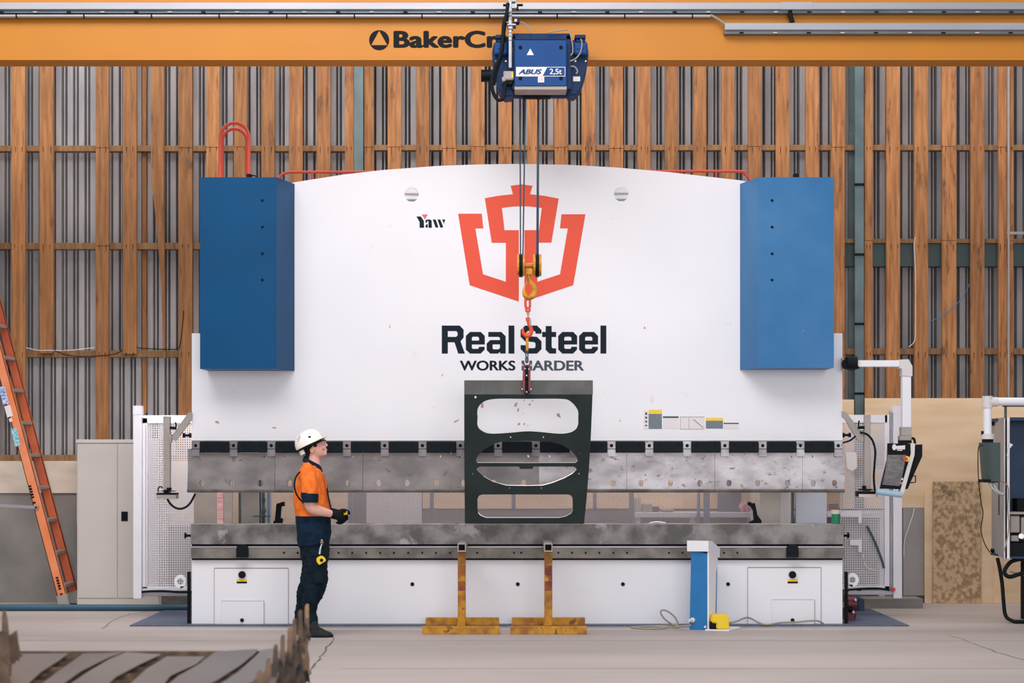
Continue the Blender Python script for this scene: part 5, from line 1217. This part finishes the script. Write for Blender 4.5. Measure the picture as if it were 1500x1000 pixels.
cutsheet([(316, 955), (378, 951), (374, 957), (355, 973), (318, 997), (306, 1003), (246, 1003), (262, 990), (292, 973)], 'cut metal piece with a long diagonal edge')
cutsheet([(384, 952), (400, 950), (420, 960), (410, 985), (402, 1003), (322, 1003), (350, 984), (374, 962)], 'cut metal piece nearest the right slat ends', zs - .003)

# ================================================================== the worker
DPn = 14.1
K = DPn / F
def pp(px, py, dy=0.0): return Vector(((px - 750) * K, DPn + dy, EYE + (HOR - py) * K))
def ring(xb, xf, y, hw, n=24, e=2.3, dy=0.0, tilt=0.0, squeeze=0.0):
    """horizontal ring: back px, front px, row px, half width in metres"""
    cx = (xb + xf) / 2; rx = (xf - xb) / 2
    out = []
    for i in range(n):
        a = 2 * PI * i / n; c, s = math.cos(a), math.sin(a)
        u = abs(c) ** (2 / e) * (1 if c >= 0 else -1); v = abs(s) ** (2 / e) * (1 if s >= 0 else -1)
        w = hw * (1 - squeeze * max(0, u))
        out.append(pp(cx + u * rx, y + tilt * u, dy + v * w))
    return out
def limb(g, pts, n=16):
    """pts: (px, py, dy, radius px)"""
    g.tube([pp(a, b, c) for a, b, c, r in pts], [r * K for a, b, c, r in pts], n, sub=5)
def fuse(g, voxel, smooth=4, fac=.5):
    me = bpy.data.meshes.new('tmp'); g.bm.to_mesh(me); g.bm.free()
    o = bpy.data.objects.new('tmp', me); C.objects.link(o)
    m = o.modifiers.new('r', 'REMESH'); m.mode = 'VOXEL'; m.voxel_size = voxel; m.use_smooth_shade = True
    s = o.modifiers.new('s', 'SMOOTH'); s.factor = fac; s.iterations = smooth
    dg = bpy.context.evaluated_depsgraph_get(); dg.update()
    me2 = bpy.data.meshes.new_from_object(o.evaluated_get(dg))
    out = G(); out.bm.from_mesh(me2)
    bpy.data.objects.remove(o); bpy.data.meshes.remove(me); bpy.data.meshes.remove(me2)
    return out
def noisy(g, amp, sc, seed=0.0, vert=1.0):
    from mathutils import noise
    g.bm.normal_update()
    for v in g.bm.verts:
        q = Vector((v.co.x * sc, v.co.y * sc, v.co.z * sc * vert)) + Vector((seed, seed, seed))
        v.co += v.normal * (noise.noise(q) * amp + noise.noise(q * 2.3) * amp * .45)
    return g

wk = thing('person', 'young worker in orange hi-vis shirt and white hard hat looking up', 'person', (pp(455, 0).x, DPn, 0))
# --- body: head, neck, trunk, arms, legs in one surface
g = G()
head = [(455, 466, 632.5, .035), (448, 471, 636, .06), (445, 474, 640, .074), (444, 475.2, 644, .078), (444.3, 475.6, 648, .078), (445.5, 475.4, 652, .076), (448, 475.8, 656, .072), (450.5, 476.8, 660, .066), (452, 477.6, 663, .058), (453, 476.5, 666.3, .05), (453.5, 472, 669, .045)]
g.loft([ring(a, b, y, w, squeeze=.42) for a, b, y, w in head])
neck = [(449, 464, 652, .05), (449.5, 467.5, 664, .053), (449, 468.5, 672, .056), (448, 469.5, 680, .062), (446, 471, 688, .09)]
g.loft([ring(a, b, y, w, e=2) for a, b, y, w in neck])
# nose, lips, chin, brow
g.loft([ring(472, 476.2, 645.5, .008, 10), ring(472, 478.2, 648.5, .011, 10), ring(472, 480.6, 651.2, .015, 10), ring(472, 480.2, 653, .017, 10), ring(472, 477, 654.4, .014, 10)])
g.sphere(pp(476.4, 656.8), .012, .020, .008); g.sphere(pp(477.4, 659.2), .013, .022, .009); g.sphere(pp(477.0, 662), .012, .02, .009); g.sphere(pp(476.2, 665), .015, .022, .013)
g.sphere(pp(474.4, 642.8), .012, .045, .009)
for s_ in (-1, 1): g.sphere(pp(474, 655.5, s_ * .035), .014, .016, .02)
trunk = [(447, 470, 686, .10), (441, 473, 696, .17), (437, 474, 712, .185), (436, 476, 730, .17), (437, 479, 750, .155), (438, 480, 772, .155), (440, 480, 790, .16), (443, 478, 806, .155)]
g.loft([ring(a, b, y, w) for a, b, y, w in trunk])
RA = [(455, 697, -.175, 9), (456, 710, -.205, 8.6), (457, 725, -.22, 8.2), (458.5, 736, -.225, 8.6), (462.5, 743, -.22, 8.6), (471, 746.6, -.20, 7.6), (481, 749.5, -.165, 6.2), (489, 752, -.135, 5.2), (494, 753.5, -.12, 5.2)]
LA = [(455, 697, .175, 9), (456, 710, .205, 8.6), (457, 725, .215, 8.2), (458.5, 736, .215, 8.4), (463, 742, .20, 8), (472, 745, .15, 7), (482, 747.5, .08, 5.6), (491, 751, .02, 5), (495, 752.5, .0, 5)]
limb(g, RA); limb(g, LA)
RL = [(464, 800, -.085, 14.5), (465.5, 830, -.095, 14), (464.5, 855, -.10, 13.2), (461, 875, -.10, 10.5), (457.5, 895, -.10, 8), (457, 915, -.10, 6.5), (458, 924, -.10, 6)]
LL = [(459, 800, .085, 14), (455, 830, .10, 12.5), (450, 850, .11, 11), (445, 872, .115, 9.5), (439, 893, .12, 7.6), (436.5, 910, .12, 6.4), (436, 920, .12, 6)]
for LG in (RL, LL): limb(g, [(a + (-1.5 if 860 < b < 900 else 0), b, c, q * .74) for a, b, c, q in LG])
for c in (pp(469, 925.5, -.10), pp(447, 925.5, .12)): g.sphere(c, .085, .03, .020)
body = fuse(g, .0065, 3)
sobj('body', body, SKIN, wk)
# ear
for s_ in (-1, 1):
    g = G(); c = pp(458.6, 658, s_ * .077); g.torus((c.x, c.y, c.z), .014, .0055, 'y', 20, 8, sx=1.0, sz=1.7); g.sphere((c.x + .002, c.y + s_ * -.004, c.z), .012, .008, .022); g.sphere((c.x + .003, c.y, c.z - .022), .009, .006, .009); e = sobj('ear', g, SKIN, wk)
    g = G(); g.sphere(pp(461, 658, s_ * .084), .006, .007, .007, n=10); sobj('ear_plug', g, TAPEY, e)
# face details
g = G(); 
for s_ in (-1, 1): g.sphere(pp(474.0, 648.2, s_ * .030), .009, .013, .009, n=12)
sobj('eye', g, PAPER, wk)
g = G()
for s_ in (-1, 1): g.sphere(pp(475.2, 647.6, s_ * .030), .0045, .006, .0055, n=10)
sobj('iris', g, HAIR, wk)
g = G(); g.sphere(pp(478.3, 657.9), .007, .017, .0035, n=12); g.sphere(pp(478.2, 659.6), .007, .016, .004, n=12); sobj('lips', g, mat('lips', (190, 116, 108), .5), wk)
g = G()
for s_ in (-1, 1): g.tube([pp(472, 645.2, s_ * .05), pp(475.2, 644.4, s_ * .035), pp(476, 645, s_ * .018)], .003, 6)
sobj('eyebrow', g, HAIR, wk)
# hair
g = G()
hr = [(447, 464, 640, .083), (445, 466, 646, .085), (445.5, 461, 652, .084), (447, 458, 658, .080), (447.5, 456.5, 663, .072), (448, 455.5, 668, .062), (448.6, 454.5, 672.5, .052)]
g.loft([ring(a, b, y, w, e=2.4) for a, b, y, w in hr])
for s_ in (-1, 1): g.loft([ring(459, 468, 646, .012, 12, dy=s_ * .072), ring(460.5, 466, 650, .010, 12, dy=s_ * .073), ring(461, 465.5, 654.5, .007, 12, dy=s_ * .071)])
sobj('hair', noisy(fuse(g, .004, 2), .004, 60), HAIR, wk)
# hard hat, built level then tipped back
Rm = Matrix.Translation(pp(454.6, 649.3)) @ Matrix.Rotation(math.radians(-25), 4, 'Y')
t = bmesh.new(); nseg, nr = 36, 12
rr = []
for j in range(nr + 1):
    ph = (PI / 2) * j / nr; row = []
    for i in range(nseg):
        a = 2 * PI * i / nseg; cr = math.cos(ph) ** .8
        x = (.130 if math.cos(a) > 0 else .134) * math.cos(a) * cr; y = .112 * math.sin(a) * cr; z = .119 * math.sin(ph)
        ridge = .006 * math.exp(-(y / .02) ** 2) * math.sin(ph)
        row.append(Vector((x - .004, y, z + ridge)))
    rr.append(row)
g = G(); g.loft(rr[:-1] + [[v * 1 for v in rr[-1]]])
# rim skirt and brim
g.loft([[Vector((.130 * math.cos(a) - .004, .114 * math.sin(a), -.008)) for a in [2 * PI * i / 36 for i in range(36)]], [Vector((.130 * math.cos(a) - .004, .114 * math.sin(a), .006)) for a in [2 * PI * i / 36 for i in range(36)]]])
br = []
for i in range(13):
    a = -PI * .36 + 2 * PI * .36 * i / 12; br.append(((.116 + .042 * math.cos(a * 1.3)) * math.cos(a) + .0, .112 * math.sin(a)))
brp = br + [(.06, .09), (.06, -.09)]
g.prism(brp, 'z', -.004, .004)
bmesh.ops.transform(g.bm, matrix=Rm, verts=g.bm.verts)
hat = sobj('hard_hat', g, HELM, wk, 'white climbing-style helmet')
g = G(); g.loft([[Rm @ Vector((.126 * math.cos(a) - .004, .1135 * math.sin(a), z)) for a in [2 * PI * i / 36 for i in range(36)]] for z in (-.026, -.007)]); sobj('hat_band', g, BLACK, hat)
g = G(); g.loft([[Rm @ Vector((.118 * math.cos(a) - .006, .105 * math.sin(a), z)) for a in [PI * .72 + PI * .56 * i / 14 for i in range(15)]] + [Rm @ Vector((.100 * math.cos(a) - .006, .088 * math.sin(a), z)) for a in [PI * 1.28 - PI * .56 * i / 14 for i in range(15)]] for z in (-.066, -.022)]); sobj('nape_guard', g, HELM, hat)
for s_ in (-1, 1):
    g = G(); c = Rm @ Vector((.03, s_ * .102, .05)); g.box(c.x - .011, c.x + .011, c.y - .006, c.y + .006, c.z - .007, c.z + .007, .003); obj('vent_cap', g, BLACK, hat)
    for k in range(2):
        g = G(); a = Rm @ Vector((-.085, s_ * (.082 - .016 * k), .055 + .022 * k)); b = Rm @ Vector((-.045, s_ * (.078 - .018 * k), .088 + .016 * k)); g.cyl(a, b, .0028, 6); obj('vent_slot', g, GREYM, hat)
# straps of the helmet
g = G()
for s_ in (-1, 1): g.tube([pp(463, 650, s_ * .088), pp(460, 652, s_ * .088), pp(455, 657, s_ * .086), pp(451, 664, s_ * .075)], .006, 6)
sobj('helmet_strap', g, BLACK, hat)
# glasses
gl = G()
for s_ in (-1, 1):
    gl.tube([pp(461, 652, s_ * .082), pp(468, 648.2, s_ * .08), pp(473, 645.2, s_ * .07)], .0052, 8); 
gl.tube([pp(473, 645.0, -.07), pp(476.2, 644.6, -.045), pp(477.2, 645.4, 0), pp(476.2, 644.6, .045), pp(473, 645.0, .07)], .0035, 8)
gs = sobj('safety_glasses', gl, BLACK, wk)
lens = mat('clear_lens', (225, 228, 235), .08); lb_ = lens.node_tree.nodes['Principled BSDF']; lb_.inputs['Transmission Weight'].default_value = .85; lb_.inputs['IOR'].default_value = 1.1
g = G(); 
for s_ in (-1, 1): g.loft([[pp(473.2, 645.6, s_ * .068), pp(477.6, 646, s_ * .01), pp(478.2, 650, s_ * .014), pp(474.2, 651, s_ * .062)], [pp(472.9, 645.6, s_ * .066), pp(477.2, 646, s_ * .01), pp(477.8, 650, s_ * .014), pp(473.9, 651, s_ * .060)]])
obj('lens', g, lens, gs)
# --- shirt
g = G()
sh = [(446.5, 466.5, 677.5, .070, 5), (444.5, 470, 682, .100, 5), (440, 473, 689, .165, 3), (436, 475, 698, .196, 0), (433, 477, 710, .207, 0), (432, 478.4, 722, .200, 0), (432, 480.5, 735, .190, 0), (432.4, 483.5, 750, .182, 0), (433, 485.2, 765, .180, 0), (435, 485.4, 780, .184, 0), (438, 483, 797, .186, -4)]
g.loft([ring(a, b, y, w, 32, e=2.5, tilt=tl) for a, b, y, w, tl in sh])
for s_ in (-1, 1):
    limb(g, [(452, 693, s_ * .155, 11.5), (456, 700, s_ * .192, 12.5), (458, 710, s_ * .215, 12.5), (459, 722, s_ * .232, 11.6), (459.3, 733.5, s_ * .236, 11.2)])
shirt = noisy(noisy(fuse(g, .007, 3), .012, 9, 3.0, .6), .006, 26, 5.0, .5)
# diagonal creases from armpit
b = obj('shirt', shirt, [ORSH, NAVY], wk, True)
for p in b.data.polygons:
    z = p.center.z; yy = p.center.y - DPn; xx = p.center.x
    hem = z < pp(0, 754.5).z and abs(yy) < .205
    cuff = abs(yy) > .15 and z < pp(0, 722.5 + (470 - (xx / K + 750)) * -.12).z and z > pp(0, 737).z and abs(xx - pp(459, 0).x) < .085 and abs(yy) > .185
    p.material_index = 1 if (hem or cuff) else 0
# cuff ring
for s_ in (-1, 1):
    g = G(); g.tube([pp(459.1, 722.5, s_ * .233), pp(459.3, 729, s_ * .235), pp(459.3, 734.5, s_ * .236)], [12.3 * K, 12.1 * K, 11.6 * K], 24, smooth=False); sobj('cuff', noisy(g, .003, 20), NAVY, b)
# collar
def cring(xb, xf, y, hw, tilt): return ring(xb, xf, y, hw, 28, e=2.1, tilt=tilt)
g = G(); g.loft([cring(445.2, 469.5, 681.5, .070, 9.5), cring(444.4, 471.6, 684.5, .078, 10), cring(445, 470.5, 673.0, .071, 9.0) if False else cring(445.4, 469, 676.5, .069, 9)], False)
outer_ = [cring(445.0, 469.2, 674.2, .069, 6.5), cring(443.8, 471.4, 679, .080, 7.5), cring(443, 473, 683, .092, 8)]
inner_ = [cring(447.2, 466.6, 681.5, .058, 8), cring(447.0, 467.4, 674.6, .058, 6.5)]
g = G(); g.loft(outer_ + inner_ + [outer_[0]], False)
sobj('collar', g, NAVY, b)
# placket and pocket
g = G(); g.tube([pp(472.5, 694, -.02), pp(477.4, 705, -.02), pp(479.2, 722, -.02), pp(482, 738, -.02), pp(485, 755, -.02)], .006, 6); sobj('placket', g, ORSH, b)
# --- trousers
g = G()
g.loft([ring(440.5, 481.8, 788, .165, 28), ring(440.5, 482.2, 800, .172, 28), ring(441, 482, 812, .172, 28), ring(443, 480, 822, .15, 28)])
limb(g, [(464.5, 806, -.085, 16), (464.5, 822, -.092, 17), (464.2, 840, -.098, 17.2), (463.6, 856, -.10, 17), (460, 870, -.10, 14.8), (456.6, 884, -.10, 11.4), (455.8, 896, -.10, 9), (457.4, 907, -.10, 9.8), (457.6, 912, -.10, 9.2)], 20)
limb(g, [(458, 806, .085, 16), (455, 822, .095, 15), (452, 840, .105, 13.4), (448, 856, .112, 12), (443.6, 872, .116, 11), (439.8, 888, .12, 9.4), (437.4, 899, .12, 8.8), (437.2, 907, .12, 8.9), (437.4, 912, .12, 8.4)], 20)
tr = noisy(noisy(fuse(g, .007, 3), .012, 11, 8.0, .8), .006, 28, 2.0, 1.6)
tr = sobj('trousers', tr, TROU, wk)
g = G(); g.loft([ring(463, 477.6, 822, .012, 14, dy=-.20, e=4), ring(463, 478, 840, .014, 14, dy=-.203, e=4), ring(463.5, 477.6, 851, .012, 14, dy=-.20, e=4)]); sobj('thigh_pocket', g, TROU, tr)
# --- boots
def boot(x, dy, yb, f=1.0):
    g = G()
    prof = [(x - 10.5, x + 7, yb - 24, .052), (x - 10.5, x + 7, yb - 18, .053), (x - 10.8, x + 9, yb - 14, .054), (x - 11, x + 16, yb - 10.5, .052), (x - 11.2, x + 24, yb - 7.2, .054), (x - 11, x + 28, yb - 4.6, .055), (x - 10.6, x + 29, yb - 1.8, .054)]
    g.loft([ring(a, b_, y, w, 22, e=2.6, dy=dy, squeeze=-.02) for a, b_, y, w in prof])
    o = sobj('boot', noisy(fuse(g, .006, 3), .002, 30), BOOT, wk)
    g = G(); g.loft([ring(x - 11.2, x + 29.4, yb - 2.6, .056, 22, dy=dy), ring(x - 11.2, x + 29.4, yb, .056, 22, dy=dy)]); sobj('sole', g, RUBBER, o)
boot(461, -.10, HOR + EYE / K - (.0) - 0.2 + .0)
boot(440, .12, HOR + EYE / K - 0.2)
# --- gloved hands
def hand(wrist, dirv, side, dyb):
    """wrist px tuple, fingers curl round the remote"""
    g = G(); w = pp(*wrist)
    limb(g, [(wrist[0] - 6, wrist[1] - 2.0, wrist[2] + side * -.008, 6.6), (wrist[0] - 1, wrist[1] - .6, wrist[2], 6.4), (wrist[0] + 4, wrist[1] + .6, wrist[2], 6.6), (wrist[0] + 10, wrist[1] + 1.4, wrist[2] + side * .004, 6.4), (wrist[0] + 13.5, wrist[1] + 1.2, wrist[2] + side * .006, 5.2)])
    fx = [0, 3.4, 6.6, 9.4]; ln = [1.0, 1.12, 1.05, .86]
    for i in range(4):
        bx = wrist[0] + 12.5 - fx[i] * .9; by = wrist[1] + 1.0 + fx[i] * .35
        L_ = ln[i]
        limb(g, [(bx, by, wrist[2] + side * .03, 2.0), (bx + 4.4 * L_, by + 3.0, wrist[2] + side * .026, 1.9), (bx + 5.6 * L_, by + 7.0 * L_, wrist[2] + side * .008, 1.75), (bx + 2.6 * L_, by + 9.4 * L_, wrist[2] - side * .010, 1.55), (bx + .4, by + 8.4 * L_, wrist[2] - side * .018, 1.4)], 8)
    limb(g, [(wrist[0] + 5, wrist[1] - 2.0, wrist[2] - side * .004, 2.7), (wrist[0] + 10.5, wrist[1] - 4.6, wrist[2] - side * .012, 2.3), (wrist[0] + 15.5, wrist[1] - 4.8, wrist[2] - side * .012, 2.0), (wrist[0] + 19, wrist[1] - 3.6, wrist[2] - side * .008, 1.7)], 10)
    return fuse(g, .0042, 2)
sobj('glove', hand((490, 752.6, -.13), None, -1, 0), GLOVE, wk, 'black work glove nearer the camera')
sobj('glove', hand((491, 751.4, -.03), None, 1, 0), GLOVE, wk, 'black work glove behind')
# held remote and its strap
rc = thing('remote_control', 'black and yellow crane remote held in both gloved hands', 'remote control', pp(504, 757, -.08))
g = G(); M = Matrix.Translation(pp(503.5, 752.2, -.08)) @ Matrix.Rotation(math.radians(-12), 4, 'Y')
g.box(-.07, .052, -.035, .035, -.016, .016, .008, M); sobj('remote_body', g, BLACK, rc)
g = G(); g.box(.012, .046, -.036, .036, -.012, .018, .004, M); sobj('remote_cap', g, TAPEY, rc)
g = G(); g.cyl(M @ Vector((.04, 0, .0)), M @ Vector((.066, 0, .004)), .018, 14); g.cyl(M @ Vector((-.02, 0, .016)), M @ Vector((-.02, 0, .026)), .008); sobj('remote_knob', g, BLACK, rc)
g = G(); g.tube([pp(445, 688.5, -.10), pp(440, 694, -.17), pp(437, 702, -.212), pp(436.4, 712, -.222), pp(439, 722, -.222), pp(444, 730, -.215), pp(451, 736, -.21)], .0075, 8)
g.tube([pp(462, 686, .09), pp(474, 698, .03), pp(479.5, 716, -.02), pp(482.5, 728, -.07), pp(486, 740, -.10), pp(488.5, 748, -.10), pp(493, 752, -.09)], .008, 8)
g.tube([pp(451, 736, -.21), pp(462, 742, -.17), pp(478, 745, -.15), pp(486, 747, -.12)], .006, 8)
g.tube([pp(445, 688.5, -.10), pp(444, 685, 0), pp(450, 684, .08), pp(462, 686, .09)], .0075, 8)
sobj('neck_strap', g, BLACK, rc)
# tape measure on a clip
tp = thing('tape_measure', 'yellow tape measure clipped to the trouser pocket', 'tape measure', pp(474, 822, -.22))
M = Matrix.Translation(pp(474.6, 817.5, -.225)) @ Matrix.Rotation(math.radians(-32), 4, 'Y')
g = G(); g.prism([(-.036, -.03), (.036, -.03), (.038, .01), (.02, .034), (-.02, .036), (-.038, .012)], 'y', -.018, .018, M); bmesh.ops.bevel(g.bm, geom=g.bm.edges[:], offset=.005, segments=2, affect='EDGES'); tc_ = sobj('case', g, TAPEY, tp)
g = G(); g.cyl(M @ Vector((.006, -.022, -.004)), M @ Vector((.006, -.016, -.004)), .015, 16); sobj('label_disc', g, BLACK, tc_)
g = G(); g.torus(pp(475.6, 792, -.215), .014, .003, 'y', 20, 6, sx=.7, sz=1.5); g.tube([pp(475.5, 795, -.215), pp(473.5, 801, -.215), pp(472.4, 809, -.215)], [.005, .009, .011], 8); sobj('clip', g, CHROME, tp)
g = G(); g.sphere(pp(475.8, 791.8, -.222), .008, n=10); sobj('clip_button', g, ORSH, tp)
# ================================================================== camera, light, look
cam = bpy.data.cameras.new('camera'); co = bpy.data.objects.new('camera', cam); C.objects.link(co)
co.location = (0, 0, EYE); co.rotation_euler = (PI / 2, 0, 0)
cam.sensor_width = 36; cam.sensor_fit = 'HORIZONTAL'; cam.lens = 36 * F / 1500
cam.shift_y = (HOR - 500) / 1500
cam.clip_end = 200
cam.dof.use_dof = True; cam.dof.focus_distance = 14.9; cam.dof.aperture_fstop = 3.2
SC.camera = co
w = bpy.data.worlds.new('world'); SC.world = w; w.use_nodes = True
bg = w.node_tree.nodes['Background']; bg.inputs[0].default_value = (0.88, 0.955, 1.0, 1); bg.inputs[1].default_value = 0.62
def area(name, loc, target, sx, sy, power, col=(1, 1, 1)):
    l = bpy.data.lights.new(name, 'AREA'); l.shape = 'RECTANGLE'; l.size = sx; l.size_y = sy; l.energy = power; l.color = col
    o = bpy.data.objects.new(name, l); C.objects.link(o); o.location = loc
    o.rotation_euler = (Vector(target) - Vector(loc)).to_track_quat('-Z', 'Y').to_euler()
    return o
area('roof_skylight', (-2.5, 8.0, 9.5), (-.5, 15, 1.5), 9, 4, 740, (1, .975, .95))
area('doorway_daylight', (3, -2.5, 4.0), (1, 15, 2.4), 10, 5, 640, (1, .98, .97))
area('rear_skylight', (0, 16.4, 7.6), (0, 16.5, 0), 18, 1.6, 330, (1, .98, .96))
for xx in (-1.8, 1.6): area('rear_gap_fill', (xx, 15.3, 2.25), (xx, 17.0, 1.1), 2.6, .12, 52, (1, .97, .94))  # unseen fill lights, added to brighten the gap behind the ram
vs = SC.view_settings
SC.display_settings.display_device = 'sRGB'
vs.view_transform = 'Standard'; vs.look = 'None'; vs.exposure = -0.06; vs.gamma = 1.0; vs.use_curve_mapping = False
